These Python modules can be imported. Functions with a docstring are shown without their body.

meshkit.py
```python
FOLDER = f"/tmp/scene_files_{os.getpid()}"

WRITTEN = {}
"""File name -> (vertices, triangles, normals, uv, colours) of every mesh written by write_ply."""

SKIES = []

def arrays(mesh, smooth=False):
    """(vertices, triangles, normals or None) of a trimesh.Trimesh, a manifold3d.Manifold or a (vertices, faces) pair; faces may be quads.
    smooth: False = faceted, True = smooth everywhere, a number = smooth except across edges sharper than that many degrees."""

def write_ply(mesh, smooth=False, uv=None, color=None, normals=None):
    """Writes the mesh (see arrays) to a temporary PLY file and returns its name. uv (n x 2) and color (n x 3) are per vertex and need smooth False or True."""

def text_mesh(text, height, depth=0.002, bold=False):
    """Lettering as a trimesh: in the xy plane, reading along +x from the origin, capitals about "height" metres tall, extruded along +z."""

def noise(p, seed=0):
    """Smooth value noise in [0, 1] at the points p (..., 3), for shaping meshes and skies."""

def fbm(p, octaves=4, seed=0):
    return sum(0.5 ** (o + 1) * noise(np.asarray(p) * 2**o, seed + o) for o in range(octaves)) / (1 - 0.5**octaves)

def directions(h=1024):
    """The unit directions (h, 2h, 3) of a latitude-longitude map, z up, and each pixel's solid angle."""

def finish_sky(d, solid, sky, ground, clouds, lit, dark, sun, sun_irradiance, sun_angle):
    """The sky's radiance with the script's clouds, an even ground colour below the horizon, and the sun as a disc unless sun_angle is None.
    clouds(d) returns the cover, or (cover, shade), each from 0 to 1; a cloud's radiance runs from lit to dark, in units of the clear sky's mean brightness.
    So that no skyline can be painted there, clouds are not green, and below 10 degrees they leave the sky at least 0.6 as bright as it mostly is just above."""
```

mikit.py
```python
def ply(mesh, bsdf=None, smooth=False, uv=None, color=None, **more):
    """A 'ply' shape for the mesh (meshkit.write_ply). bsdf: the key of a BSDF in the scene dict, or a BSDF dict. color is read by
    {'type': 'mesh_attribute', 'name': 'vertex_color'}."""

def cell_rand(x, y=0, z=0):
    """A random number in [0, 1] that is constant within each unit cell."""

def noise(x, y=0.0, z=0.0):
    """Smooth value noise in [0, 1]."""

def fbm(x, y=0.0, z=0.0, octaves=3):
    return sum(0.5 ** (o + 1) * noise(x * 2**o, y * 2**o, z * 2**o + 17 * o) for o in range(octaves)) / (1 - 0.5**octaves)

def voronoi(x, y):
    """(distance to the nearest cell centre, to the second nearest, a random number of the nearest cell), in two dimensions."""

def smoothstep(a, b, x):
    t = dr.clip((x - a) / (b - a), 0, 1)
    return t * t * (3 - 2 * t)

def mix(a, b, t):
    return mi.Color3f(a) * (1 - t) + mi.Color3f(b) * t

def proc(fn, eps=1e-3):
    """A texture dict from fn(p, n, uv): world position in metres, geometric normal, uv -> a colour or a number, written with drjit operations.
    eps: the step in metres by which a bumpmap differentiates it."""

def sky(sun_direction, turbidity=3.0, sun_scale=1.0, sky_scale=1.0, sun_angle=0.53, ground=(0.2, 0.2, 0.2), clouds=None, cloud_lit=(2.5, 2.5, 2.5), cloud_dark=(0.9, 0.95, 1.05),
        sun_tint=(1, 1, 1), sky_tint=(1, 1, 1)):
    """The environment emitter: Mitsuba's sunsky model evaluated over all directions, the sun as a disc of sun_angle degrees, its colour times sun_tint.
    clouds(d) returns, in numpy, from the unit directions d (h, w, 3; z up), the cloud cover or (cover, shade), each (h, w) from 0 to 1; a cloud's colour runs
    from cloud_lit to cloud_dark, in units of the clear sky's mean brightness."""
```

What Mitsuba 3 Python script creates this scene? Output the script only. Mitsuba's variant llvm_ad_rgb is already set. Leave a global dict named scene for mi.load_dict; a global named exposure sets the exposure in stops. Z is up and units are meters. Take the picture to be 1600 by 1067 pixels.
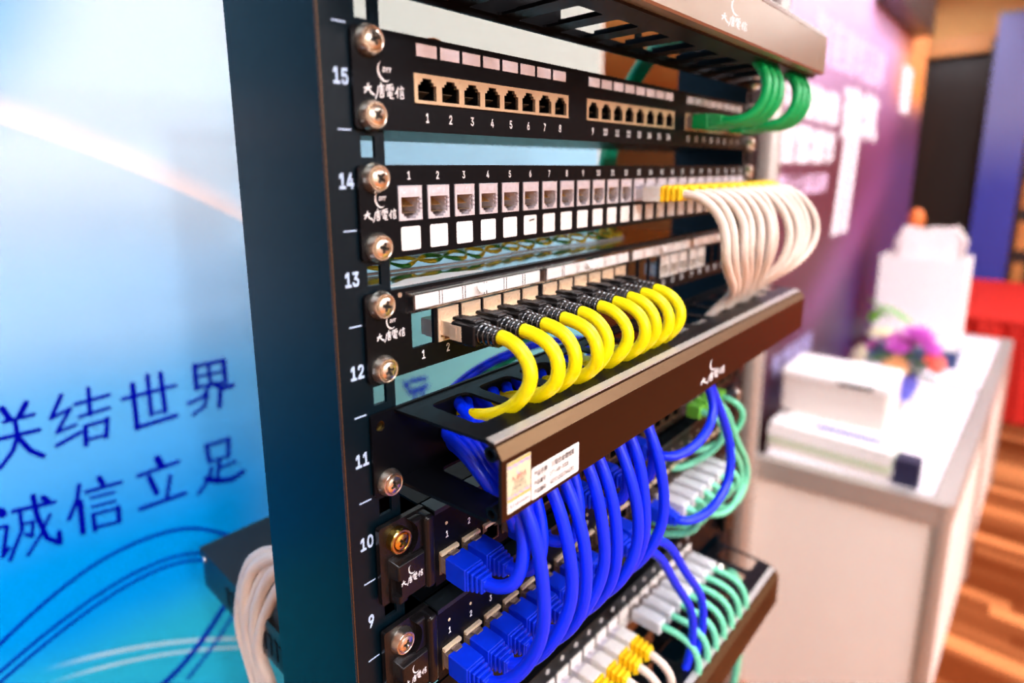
import math, glob, random
import numpy as np
import trimesh
import manifold3d as m3
import mitsuba as mi
import drjit as dr
from shapely import affinity
from shapely.geometry import Polygon, LineString, Point, box as sbox
from shapely.ops import unary_union
import mikit, meshkit
from mikit import proc, noise, fbm, smoothstep, mix, cell_rand

random.seed(7)
rng = np.random.default_rng(7)
T = mi.ScalarTransform4f
scene, labels = {}, {}
MM = 0.001

# ------------------------------------------------------------------ camera, light, exposure
CAM = np.array([-155.870171, -232.820687, -63.463224]) * MM   # metres; x runs along the rack front, y into the rack, z up
FWD = np.array([0.709909, 0.6445253, -0.28393011])
UPV = np.array([0.2192339, 0.18088387, 0.95875832])
# the photograph shows the uprights leaning a few degrees; everything is laid out square and then set in this leaning frame
LEAN = np.array([[0.9866, 0.0, 0.0816, 0], [0, 1.0293, 0.0633, 0], [0, 0, 0.9847, 0], [0, 0, 0, 1]])
scene['camera'] = {
    'type': 'thinlens', 'fov': math.degrees(2 * math.atan(800 / 885.0)), 'fov_axis': 'x',
    'aperture_radius': 0.0030, 'focus_distance': 0.315, 'near_clip': 0.01, 'far_clip': 60.0,
    'to_world': T().look_at(origin=CAM.tolist(), target=(CAM + FWD).tolist(), up=UPV.tolist())}
exposure = 0.29
CEIL, FLOOR = 1550.0, -1680.0                            # mm
CEILING_LAMP = [9.8, 10.3, 11.3]                           # radiance of the ceiling light panels
HALL_FILL = [18.0, 18.8, 20.2]                           # radiance of fill panels added far out to brighten the rack front
SPOT_LAMP = [228.0, 234.0, 244.0]                        # radiance of the round exhibition spotlights


def srgb(r, g, b, k=1.0):
    return [k * ((v / 12.92) if v <= 0.04045 else ((v + 0.055) / 1.055) ** 2.4) for v in (r / 255, g / 255, b / 255)]


# ------------------------------------------------------------------ materials
def mat(name, base, rough=0.5, metal=0.0, spec=0.5, coat=0.0, sheen=0.0, trans=0.0):
    d = {'type': 'principled', 'roughness': rough, 'metallic': metal, 'specular': spec}
    if coat: d['clearcoat'], d['clearcoat_gloss'] = coat, 0.9
    if sheen: d['sheen'] = sheen
    d['base_color'] = base if isinstance(base, dict) else {'type': 'rgb', 'value': base}
    scene[name] = {'type': 'twosided', 'bsdf': d}
    return name


def matte(name, base, rough=None):
    d = {'type': 'diffuse', 'reflectance': base if isinstance(base, dict) else {'type': 'rgb', 'value': base}}
    scene[name] = {'type': 'twosided', 'bsdf': d}
    return name


mat('m_rack', srgb(1, 18, 27), 0.36, 0.0, 0.22)
mat('m_black', srgb(7, 8, 12), 0.36, 0.0, 0.15)
mat('m_tray', srgb(186, 204, 202), 0.07, 1.0)
mat('m_gloss_black', srgb(14, 15, 17), 0.12, 0.0, 0.9)
mat('m_black_plastic', srgb(17, 15, 16), 0.28, 0.0, 0.4)
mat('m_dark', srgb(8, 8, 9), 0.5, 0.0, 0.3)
mat('m_cover', srgb(66, 42, 26), 0.36, 0.8, 0.4)
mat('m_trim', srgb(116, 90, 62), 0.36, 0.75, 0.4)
mat('m_nickel', srgb(242, 232, 214), 0.22, 0.97)
mat('m_rail', srgb(190, 186, 180), 0.42, 0.5)
mat('m_scrap', srgb(170, 120, 70), 0.7)
mat('m_brass', srgb(225, 190, 95), 0.18, 1.0)
mat('m_gold', srgb(228, 198, 158), 0.34, 0.6)
mat('m_jack', srgb(232, 228, 234), 0.34, 0.4)
mat('m_tab', srgb(246, 222, 184), 0.4, 0.25)
mat('m_jack_tan', srgb(240, 216, 186), 0.36, 0.45)
mat('m_steel', srgb(170, 178, 184), 0.28, 0.9)
mat('m_contact', srgb(226, 190, 120), 0.3, 0.9)
mat('m_contact_dark', srgb(120, 100, 75), 0.4, 0.6)
matte('m_print', srgb(238, 236, 236))
matte('m_print_blue', srgb(190, 215, 245))
matte('m_print_gold', srgb(226, 205, 170))
mat('m_white_label', srgb(244, 240, 234), 0.5)
mat('m_silver_label', srgb(250, 246, 252), 0.4, 0.15)
mat('m_ink', srgb(25, 22, 24), 0.6)
mat('m_yellow', srgb(255, 238, 0), 0.38, 0.0, 0.4)
mat('m_yellow_boot', srgb(252, 206, 8), 0.42)
mat('m_blue', srgb(0, 46, 252), 0.3, 0.0, 0.4, 0.35)
mat('m_blue_boot', srgb(2, 50, 222), 0.42, 0.0, 0.3)
mat('m_green', srgb(0, 165, 84), 0.3)
mat('m_mint', srgb(120, 226, 182), 0.34)
mat('m_lime', srgb(108, 196, 60), 0.4)
mat('m_teal_green', srgb(0, 140, 100), 0.35)
mat('m_white_cord', srgb(230, 214, 198), 0.4)
mat('m_white_plug', srgb(242, 236, 228), 0.35)
mat('m_clear_plug', srgb(215, 215, 218), 0.2, 0.0, 0.6)
mat('m_cream', srgb(236, 224, 208), 0.5)
mat('m_alu', srgb(206, 198, 190), 0.38, 0.6)
mat('m_counter_white', srgb(250, 244, 250), 0.35)
mat('m_counter_panel', srgb(252, 242, 230), 0.5)
mat('m_paper', srgb(250, 247, 244), 0.6)
mat('m_paper_grey', srgb(236, 226, 218), 0.6)
mat('m_paper_green', srgb(206, 216, 184), 0.6)
mat('m_navy', srgb(32, 30, 66), 0.5)
mat('m_blue_folder', srgb(92, 92, 196), 0.45)
mat('m_acrylic_blue', srgb(40, 60, 110), 0.3)
mat('m_red_cloth', srgb(214, 34, 20), 0.75)
mat('m_orange', srgb(232, 120, 48), 0.5)
matte('m_letter_blue', srgb(2, 6, 168))
matte('m_letter_pink', srgb(238, 206, 238))
mat('m_letter_white', srgb(246, 240, 248), 0.5)
mat('m_leaf', srgb(96, 176, 30), 0.5)
mat('m_leaf_dark', srgb(40, 84, 24), 0.5)
mat('m_petal_pink', srgb(226, 132, 214), 0.6)
mat('m_petal_magenta', srgb(204, 92, 196), 0.6)
mat('m_petal_coral', srgb(240, 120, 104), 0.6)
mat('m_petal_peach', srgb(246, 190, 130), 0.6)
mat('m_petal_cream', srgb(244, 236, 208), 0.6)
mat('m_box_black', srgb(9, 11, 13), 0.38, 0.0, 0.4)
mat('m_holo_yellow', srgb(236, 232, 196), 0.3, 0.2)
mat('m_holo_gold', srgb(238, 196, 84), 0.3, 0.3)
mat('m_holo_lilac', srgb(176, 168, 214), 0.3, 0.2)
matte('m_holo_red', srgb(210, 70, 60))
matte('m_holo_grey', srgb(130, 125, 110))
matte('m_wall_hall', srgb(206, 190, 172))
matte('m_orange_board', srgb(236, 168, 92))
mat('m_cover_top', srgb(182, 166, 144), 0.34, 0.85, 0.5)
mat('m_steel_dark', srgb(62, 72, 78), 0.3, 0.85)
matte('m_wall_far', srgb(226, 170, 110))
matte('m_ceiling', srgb(236, 226, 212))
mat('m_wood_dark', proc(lambda p, n, uv: mix(srgb(28, 14, 6), srgb(52, 27, 11), fbm(p.x * 3, p.y * 9, p.z * 1.2))), 0.4)
mat('m_wood_orange', proc(lambda p, n, uv: mix(srgb(206, 122, 50), srgb(236, 160, 84), fbm(p.x * 1.5, p.y * 2, p.z * 7))), 0.45)
mat('m_rollup', proc(lambda p, n, uv: mix(srgb(60, 66, 180), srgb(132, 134, 190), smoothstep(-0.2, 0.7, p.z + 0.25 * noise(p.y * 3, p.z * 2)))), 0.5)
mat('m_lamp_body', srgb(210, 205, 200), 0.4)
scene['m_acrylic'] = {'type': 'thindielectric', 'int_ior': 1.49}
scene['m_plug_clear'] = {'type': 'twosided', 'bsdf': {'type': 'principled', 'base_color': {'type': 'rgb', 'value': srgb(120, 104, 98)}, 'roughness': 0.12, 'specular': 0.6}}


def square(p):
    """A point of the leaning frame in the square layout, in metres."""
    z = p.z / 0.9847
    return (p.x - 0.0816 * z) / 0.9866, (p.y - 0.0633 * z) / 1.0293, z


def banner_print(p, n, uv):
    """The sky picture printed on the display behind the rack: pale at the top, saturated blue lower down, teal at the foot, with light streaks."""
    px, py, pz = square(p)
    x, z = px * 1000, pz * 1000
    wob = 26 * (fbm(p.x * 9, p.z * 9) - 0.5)
    zz = z + 0.05 * (x + 30) + wob
    pale, sky, blue, deep, teal = srgb(200, 226, 242), srgb(158, 208, 248), srgb(92, 186, 252), srgb(0, 158, 252), srgb(40, 186, 224)
    c = mix(teal, deep, smoothstep(-590, -505, zz))
    c = mix(c, blue, smoothstep(-455, -285, zz))
    c = mix(c, sky, smoothstep(-300, -180, zz))
    c = mix(c, pale, smoothstep(-190, -40, zz))
    c = mix(c, srgb(112, 178, 216), 0.9 * smoothstep(-30, 105, z - 0.9 * (x + 40)) * smoothstep(50, -75, x))
    c = mix(c, srgb(132, 190, 214), 0.8 * smoothstep(90, 300, x) * smoothstep(90, -10, z))
    c = mix(c, srgb(178, 184, 168), 0.85 * smoothstep(90, 260, x) * smoothstep(40, 110, z))
    c = mix(c, srgb(112, 184, 176), 0.75 * smoothstep(120, 330, x) * smoothstep(-60, -180, z))
    c = mix(c, srgb(0, 104, 160), 0.85 * smoothstep(-95, -420, x))  # unseen left part deepened so that the post reflects teal
    line = -0.36 * (x + 60) - 15 - 0.0006 * (x + 60) * (x + 60)
    d = z - line
    c = mix(c, srgb(250, 240, 238), 0.8 * smoothstep(-3, 2, d) * smoothstep(34, 2, d) * smoothstep(260, 100, x))
    for a, b, w in ((-552, -0.30, 2.0), (-568, -0.28, 1.6)):
        e = dr.abs(z - (a + b * (x + 80) - 0.0011 * (x + 80) * (x + 80)))
        c = mix(c, srgb(196, 226, 236), 0.7 * smoothstep(w * 2.2, 0.4, e) * smoothstep(-100, -40, x))
    return c


matte('m_banner', proc(banner_print))


def purple_print(p, n, uv):
    """The exhibition wall's print: a pink glow with painted-in backlight at the top left falling to plum, violet at the right."""
    x, _, z = square(p)
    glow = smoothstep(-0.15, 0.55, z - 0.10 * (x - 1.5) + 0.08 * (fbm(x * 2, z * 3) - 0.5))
    c = mix(srgb(80, 34, 58), srgb(122, 46, 72), smoothstep(-0.9, -0.1, z))
    c = mix(c, srgb(92, 54, 140), 0.8 * smoothstep(2.3, 3.7, x + 0.4 * z) * smoothstep(0.35, -0.1, z))
    c = mix(c, srgb(168, 74, 146), 0.7 * smoothstep(0.55, 0.1, dr.abs(x - 3.0 - 0.8 * z)) * smoothstep(-0.35, 0.2, z))
    c = mix(c * mi.Color3f(0.56, 0.56, 0.52), srgb(232, 190, 240), glow)  # the pink glow carries backlight painted into the print colour
    c = mix(c, srgb(240, 150, 50), 0.9 * smoothstep(0.12, 0.3, z - 0.06) * smoothstep(3.0, 3.7, x))  # orange-lit wall beyond the corner, painted into the print
    ray = smoothstep(0.30, 0.0, dr.abs(z + 0.42 - 0.55 * (x - 2.6))) * smoothstep(-0.75, -0.5, z) * smoothstep(0.1, -0.3, z)
    c = mix(c, srgb(132, 66, 126), 0.6 * ray)
    c = mix(c, srgb(52, 32, 86), 0.8 * smoothstep(2.1, 2.9, x) * smoothstep(-0.35, -0.62, z))
    return c


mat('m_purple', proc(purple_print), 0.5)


def carpet_colour(p, n, uv):
    """Carpet woven in uneven orange and brown stripes that run across the aisle."""
    s = p.x * 7.0 + 0.25 * fbm(p.x * 3, p.y * 1.1)
    t = fbm(s * 0.9, p.y * 0.22, 3.0)
    t2 = cell_rand(dr.floor(s * 2.1), dr.floor(p.y * 0.6 + 3 * cell_rand(dr.floor(s * 2.1))))
    c = mix(srgb(112, 52, 24), srgb(218, 138, 84), smoothstep(0.3, 0.68, 0.6 * t + 0.4 * t2))
    return c * (0.85 + 0.3 * noise(p.x * 400, p.y * 400))


matte('m_carpet', proc(carpet_colour))


def earth_colour(p, n, uv):
    s = p.x * 1000 * 0.11 + p.z * 60 + p.y * 30
    return mix(srgb(240, 214, 20), srgb(40, 130, 30), smoothstep(0.6, 0.8, noise(s, 1.0, 2.0)))


mat('m_earth', proc(earth_colour), 0.4)

# ------------------------------------------------------------------ mesh helpers (millimetres)
Rx = np.array([[1, 0, 0], [0, 0, -1], [0, 1, 0.0]])       # (x, y, z) -> (x, -z, y): drawn in x/z, extruded towards the viewer


def numbered(name):
    k, i = name, 0
    while k in scene or k in labels or k in TAKEN:
        i += 1
        k = f'{name}_{i:03d}'
    TAKEN.add(k)
    return k


TAKEN = set()


def thing(name, label, cat, group=None):
    k = numbered(name)
    labels[k] = {'label': label, 'category': cat}
    if group: labels[k]['group'] = group
    return k


def shape(mesh, m, smooth=False):
    if hasattr(mesh, 'to_mesh'):
        q = mesh.to_mesh(); mesh = trimesh.Trimesh(q.vert_properties[:, :3], q.tri_verts, process=False)
    mesh = trimesh.Trimesh(np.asarray(mesh.vertices) * MM, mesh.faces, process=False)
    return mikit.ply(mesh, m, smooth)


def put(parent, name, d, at=None, rot=None, label=None, base=None):
    """Adds one entry: a part of parent, or a thing when parent is None. at: an offset in mm, rot: (axis, degrees), base: the parent's own transform."""
    k = numbered(f'{parent}__{name}' if parent else name)
    tw = T(LEAN) @ base if base is not None else T(LEAN)
    if at is not None: tw = tw @ T().translate([v * MM for v in at])
    if rot is not None: tw = tw @ T().rotate(rot[0], rot[1])
    scene[k] = {**d, 'to_world': tw}
    if label: labels[k] = {'label': label}
    return k


def tag(k, label, cat, group=None):
    labels[k] = {'label': label, 'category': cat}
    if group: labels[k]['group'] = group
    return k


def struct(name, d, at=None):
    k = put(None, name, d, at)
    labels[k] = {'kind': 'structure'}
    return k


def box(x0, x1, y0, y1, z0, z1):
    b = trimesh.creation.box((x1 - x0, y1 - y0, z1 - z0)); b.apply_translation(((x0 + x1) / 2, (y0 + y1) / 2, (z0 + z1) / 2))
    return b


def rbox(x0, x1, y0, y1, z0, z1, r=0.6, seg=8):
    """Box with rounded edges: the hull of eight spheres."""
    s = m3.Manifold.sphere(r, seg)
    return to_tri(m3.Manifold.batch_hull([s.translate((x, y, z)) for x in (x0 + r, x1 - r) for y in (y0 + r, y1 - r) for z in (z0 + r, z1 - r)]))


def to_tri(m):
    q = m.to_mesh()
    return trimesh.Trimesh(q.vert_properties[:, :3], q.tri_verts, process=False)


def to_man(t):
    return m3.Manifold(m3.Mesh(np.asarray(t.vertices, np.float32), np.asarray(t.faces, np.uint32)))


def join(*ms):
    return trimesh.util.concatenate([m for m in ms])


def plate(poly, y0, y1):
    """Polygon drawn in x/z, solid from y0 (front) to y1 (back)."""
    geoms = getattr(poly, 'geoms', [poly])
    out = []
    for g in geoms:
        if g.area < 1e-4: continue
        e = trimesh.creation.extrude_polygon(g, y1 - y0, engine='earcut')
        e.vertices = e.vertices @ Rx.T + [0, y1, 0]
        out.append(e)
    return join(*out)


def slab(poly, z0, z1):
    """Polygon drawn in x/y, solid from z0 to z1."""
    e = join(*[trimesh.creation.extrude_polygon(g, z1 - z0, engine='earcut') for g in getattr(poly, 'geoms', [poly])])
    e.apply_translation((0, 0, z0))
    return e


def bar_x(pts, x0, x1):
    """Profile of (y, z) points, extruded along x."""
    e = trimesh.creation.extrude_polygon(Polygon(pts), x1 - x0, engine='earcut')
    e.vertices = e.vertices[:, [2, 0, 1]] + [x0, 0, 0]
    return e


def rrect(x0, x1, z0, z1, r):
    return sbox(x0 + r, z0 + r, x1 - r, z1 - r).buffer(r, quad_segs=4)


def lathe(prof, seg=32):
    """(radius, height) profile turned about the axis that points at the viewer (-y)."""
    m = trimesh.creation.revolve(np.array(prof, float), sections=seg)
    m.vertices = m.vertices @ Rx.T
    m.fix_normals()
    return m


def spline(pts, n):
    from scipy.interpolate import CubicSpline
    P = np.asarray(pts, float)
    t = np.concatenate([[0], np.cumsum(np.sqrt(np.linalg.norm(np.diff(P, axis=0), axis=1)))])
    return CubicSpline(t, P)(np.linspace(0, t[-1], n))


def tube(pts, r, n=36, seg=12, raw=False):
    """A round cord along a smooth curve through pts."""
    C = np.asarray(pts, float) if raw else spline(pts, n)
    n = len(C)
    D = np.gradient(C, axis=0); D /= np.linalg.norm(D, axis=1, keepdims=True)
    a = np.cross(D[0], [0.31, 0.17, 0.93]); a /= np.linalg.norm(a)
    rr = np.broadcast_to(r, (n,))
    V = []
    ang = np.arange(seg) * 2 * np.pi / seg
    for i in range(n):
        a = a - D[i] * (a @ D[i]); a /= np.linalg.norm(a)
        b = np.cross(D[i], a)
        V.append(C[i] + rr[i] * (np.cos(ang)[:, None] * a + np.sin(ang)[:, None] * b))
    V = np.vstack(V + [C[:1], C[-1:]])
    i, j = np.meshgrid(np.arange(n - 1), np.arange(seg), indexing='ij')
    p, q = (i * seg + j).ravel(), (i * seg + (j + 1) % seg).ravel()
    F = np.vstack([np.c_[p, q, q + seg], np.c_[p, q + seg, p + seg]])
    k = np.arange(seg)
    F = np.vstack([F, np.c_[(k + 1) % seg, k, np.full(seg, n * seg)], np.c_[(n - 1) * seg + k, (n - 1) * seg + (k + 1) % seg, np.full(seg, n * seg + 1)]])
    return trimesh.Trimesh(V, F, process=False)


# ------------------------------------------------------------------ lettering
FONTS = {}


def font(cjk):
    from PIL import ImageFont
    if cjk not in FONTS:
        found = glob.glob('/opt/blender-*/*/datafiles/fonts/' + ('Noto Sans CJK Regular.woff2' if cjk else 'Inter.woff2')) or glob.glob('/opt/blender-*/*/datafiles/fonts/Inter.woff2')
        FONTS[cjk] = ImageFont.truetype(found[0], 80)
    return FONTS[cjk]


GLYPHS = {}


def letters(text, h, cjk=False, bold=1, squeeze=1.0, slant=0.0, gap=0.0, tol=0.6):
    """Outlines of the text as a polygon, centred on the origin; h: height of a capital (of the whole square for Chinese)."""
    from PIL import Image, ImageDraw
    key = (text, cjk, bold, tol)
    if key not in GLYPHS:
        f = font(cjk)
        x0, y0, x1, y1 = f.getbbox(text, anchor='ls', stroke_width=bold)
        im = Image.new('L', (x1 - x0 + 8, y1 - y0 + 8))
        ImageDraw.Draw(im).text((4 - x0, 4 - y0), text, 255, f, anchor='ls', stroke_width=bold)
        on = np.pad(np.asarray(im) > 127, ((0, 0), (1, 1))).astype(np.int8)
        rows, st = np.nonzero(np.diff(on, axis=1) == 1)
        en = np.nonzero(np.diff(on, axis=1) == -1)[1]
        s = unary_union([sbox(a, -r - 1, b, -r) for r, a, b in zip(rows, st, en)]).buffer(0.6).buffer(-0.6).simplify(tol)
        cx, cy = s.envelope.centroid.coords[0]
        GLYPHS[key] = affinity.translate(s, -cx, -cy)
    k = h / (74.0 if cjk else 58.0)
    g = affinity.scale(GLYPHS[key], k * squeeze, k, origin=(0, 0))
    return affinity.skew(g, slant, 0, origin=(0, 0)) if slant else g


DEC = {}


def decal(poly, m, t=0.12, key=None):
    """Printed lettering: a film of thickness t lying on the plane y = 0 and facing the viewer."""
    if key is None: return shape(plate(poly, -t, 0.0), m)
    if (key, m) not in DEC: DEC[key, m] = shape(plate(poly, -t, 0.0), m)
    return DEC[key, m]


def number(txt, h, m='m_print', squeeze=0.72, bold=2):
    return decal(letters(txt, h, False, bold, squeeze), m, key=('n', txt, h, squeeze))


def strokes(st):
    return unary_union([LineString(p).buffer(w / 2, quad_segs=3) for p, w in st])


def logo_poly(s=1.0, mark=True):
    """Crescent with slanted letters over four brush-written characters; about 22 mm wide at s = 1."""
    c = affinity.rotate(affinity.scale(Point(0, 0).buffer(1, quad_segs=12), 3.6, 4.6), 22, origin=(0, 0))
    inner = affinity.translate(affinity.rotate(affinity.scale(Point(0, 0).buffer(1, quad_segs=12), 3.3, 4.4), 22, origin=(0, 0)), 0.75, 0.55)
    cres = c.difference(inner).difference(Polygon([(0.2, 1.2), (6, -1.8), (6, 6), (0.8, 6)]))
    g = [affinity.translate(cres, 0, 8.2)]
    if mark: g.append(affinity.translate(letters('DTT', 2.1, False, 4, 0.85, 12), 1.9, 9.2))
    br = [([(-11.2, 0.2), (-7.6, 0.9)], 0.9), ([(-9.0, 2.2), (-9.4, 0.3), (-11, -1.8)], 0.9), ([(-9, 0.2), (-7.6, -1.6), (-6.0, -2.4)], 1.2),
          ([(-3.6, 1.2), (-4.1, -1.6), (-5.2, -4.0)], 0.7), ([(-3.4, 1.5), (-0.2, 2.0)], 0.7), ([(-1.9, 3.1), (-1.9, 1.2)], 0.8), ([(-2.8, 0.4), (-0.4, 0.7)], 0.6), ([(-1.6, 1.4), (-1.7, -1.0)], 0.7),
          ([(-2.8, -0.6), (-0.3, -0.3)], 0.6), ([(-2.5, -1.4), (-2.5, -3.2), (-0.8, -3.0), (-0.6, -1.3), (-2.5, -1.5)], 0.7),
          ([(1.2, 2.3), (4.8, 3.0)], 0.7), ([(1.0, 1.4), (1.0, -0.1)], 0.7), ([(1.0, 1.3), (5.2, 1.7), (5.0, 0.5)], 0.7), ([(3.0, 2.8), (3.0, -0.2)], 0.7), ([(1.9, 0.5), (2.6, 0.3)], 0.5), ([(3.6, 0.7), (4.4, 0.6)], 0.5),
          ([(1.8, -0.9), (4.3, -0.5), (4.2, -2.0), (1.8, -2.3), (1.8, -0.9)], 0.6), ([(3.0, -0.6), (3.0, -3.0), (4.9, -3.2)], 0.8),
          ([(8.0, 2.0), (7.2, 0.3), (6.1, -1.0)], 0.7), ([(7.4, 0.6), (7.5, -2.6)], 0.8), ([(9.9, 2.7), (10.2, 2.0)], 0.8), ([(8.6, 1.2), (11.4, 1.8)], 0.7), ([(9.0, 0.3), (11, 0.6)], 0.5), ([(9.0, -0.5), (11, -0.2)], 0.5),
          ([(9.2, -1.3), (9.3, -2.9), (11.1, -2.7), (11.1, -1.0), (9.2, -1.3)], 0.6)]
    g.append(strokes([(q, w * 0.82) for q, w in br]))
    return affinity.scale(unary_union(g), s, s, origin=(0, 0))


def logo(s, m='m_print', mark=True, wide=1.0):
    return decal(affinity.scale(logo_poly(s, mark), wide, 1.0, origin=(0, 0)), m, key=('logo', s, mark, wide))

# ------------------------------------------------------------------ the room
W = 482.6
U = 44.45
PITCH = U * 4 / 3                                          # the panels sit four thirds of a unit apart

struct('floor', shape(box(-3000, 7000, -5000, 4200, FLOOR - 40, FLOOR), 'm_carpet'))
struct('ceiling', shape(box(-3000, 7000, -5000, 4200, CEIL, CEIL + 40), 'm_ceiling'))
struct('wall_front', shape(box(-3000, 7000, -5040, -5000, FLOOR, CEIL), 'm_wall_hall'))
struct('wall_left', shape(box(-3040, -3000, -5000, 4200, FLOOR, CEIL), 'm_wall_hall'))
struct('wall_back', shape(box(-3000, 7000, 4200, 4240, FLOOR, CEIL), 'm_wood_dark'))
k = put(None, 'orange_board', shape(box(2150, 3600, 1500, 1530, 120, 1500), 'm_orange_board')); tag(k, 'orange board hanging in the gap between the blue display and the purple wall', 'board')
k = struct('wall_right', shape(box(7000, 7040, -5000, 4200, FLOOR, CEIL), 'm_wall_far'))

lamp_frame = shape(join(box(-620, 620, -320, 320, 0, 30).difference(box(-600, 600, -300, 300, -5, 20), engine='manifold')), 'm_lamp_body')
lamp_pane = shape(box(-600, 600, -300, 300, 8, 14), 'm_lamp_body')
lamp_pane['emitter'] = {'type': 'area', 'radiance': {'type': 'rgb', 'value': CEILING_LAMP}}
hall_fill_pane = {**lamp_pane, 'emitter': {'type': 'area', 'radiance': {'type': 'rgb', 'value': HALL_FILL}}}
for n, (lx, ly, where) in enumerate([(-900, -2900, 'nearest the corner of the hall'), (900, -2600, 'over the aisle in front of the rack'), (2900, -2300, 'over the aisle before the counter'),
                                     (-900, -900, 'over the blue display'), (1300, -700, 'straight above the rack'), (3300, -600, 'above the long counter'), (-1300, -4300, 'added far back on the left to brighten the rack'), (300, -4300, 'added far back in the middle to brighten the rack'), (1900, -4300, 'added far back on the right to brighten the rack'), (5400, -1500, 'beside the red table'), (5900, 700, 'added before the dark doorway to brighten it')]):  # the far-back and doorway panels are added lamps for extra brightness
    t = thing('ceiling_light', f'square white ceiling light panel {where}', 'ceiling light')
    put(t, 'frame', lamp_frame, (lx, ly, CEIL - 32)); put(t, 'diffuser', lamp_pane if ly > -4000 else hall_fill_pane, (lx, ly, CEIL - 32))


def spotlight(x, y, z, tx, ty, tz, label, r=75.0, k=1.0):
    t = thing('spotlight', label, 'spotlight')
    o = T().look_at(origin=[x * MM, y * MM, z * MM], target=[tx * MM, ty * MM, tz * MM], up=[0, 0, 1])
    can = trimesh.creation.annulus(r, r + 6, 170); can.apply_translation((0, 0, -70))
    back = trimesh.creation.cylinder(r + 6, 8, sections=40); back.apply_translation((0, 0, -155))
    put(t, 'housing', shape(join(can, back), 'm_black', 30), base=o)
    disc = trimesh.creation.cylinder(r, 3, sections=40)
    d = shape(disc, 'm_lamp_body')
    d['emitter'] = {'type': 'area', 'radiance': {'type': 'rgb', 'value': [v * k for v in SPOT_LAMP]}}
    put(t, 'lens', d, base=o)
    top = trimesh.creation.cylinder(9, CEIL - z - 20, sections=12); top.apply_translation((x, y, (CEIL + z + 20) / 2))
    put(t, 'arm', shape(top, 'm_black', 30))


spotlight(-560, -2150, 1050, 60, 300, -150, 'round exhibition spotlight aimed at the blue display')
spotlight(1900, -1700, 1250, 2400, 250, -500, 'round exhibition spotlight aimed at the counter and purple wall', 75, 0.4)

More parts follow.
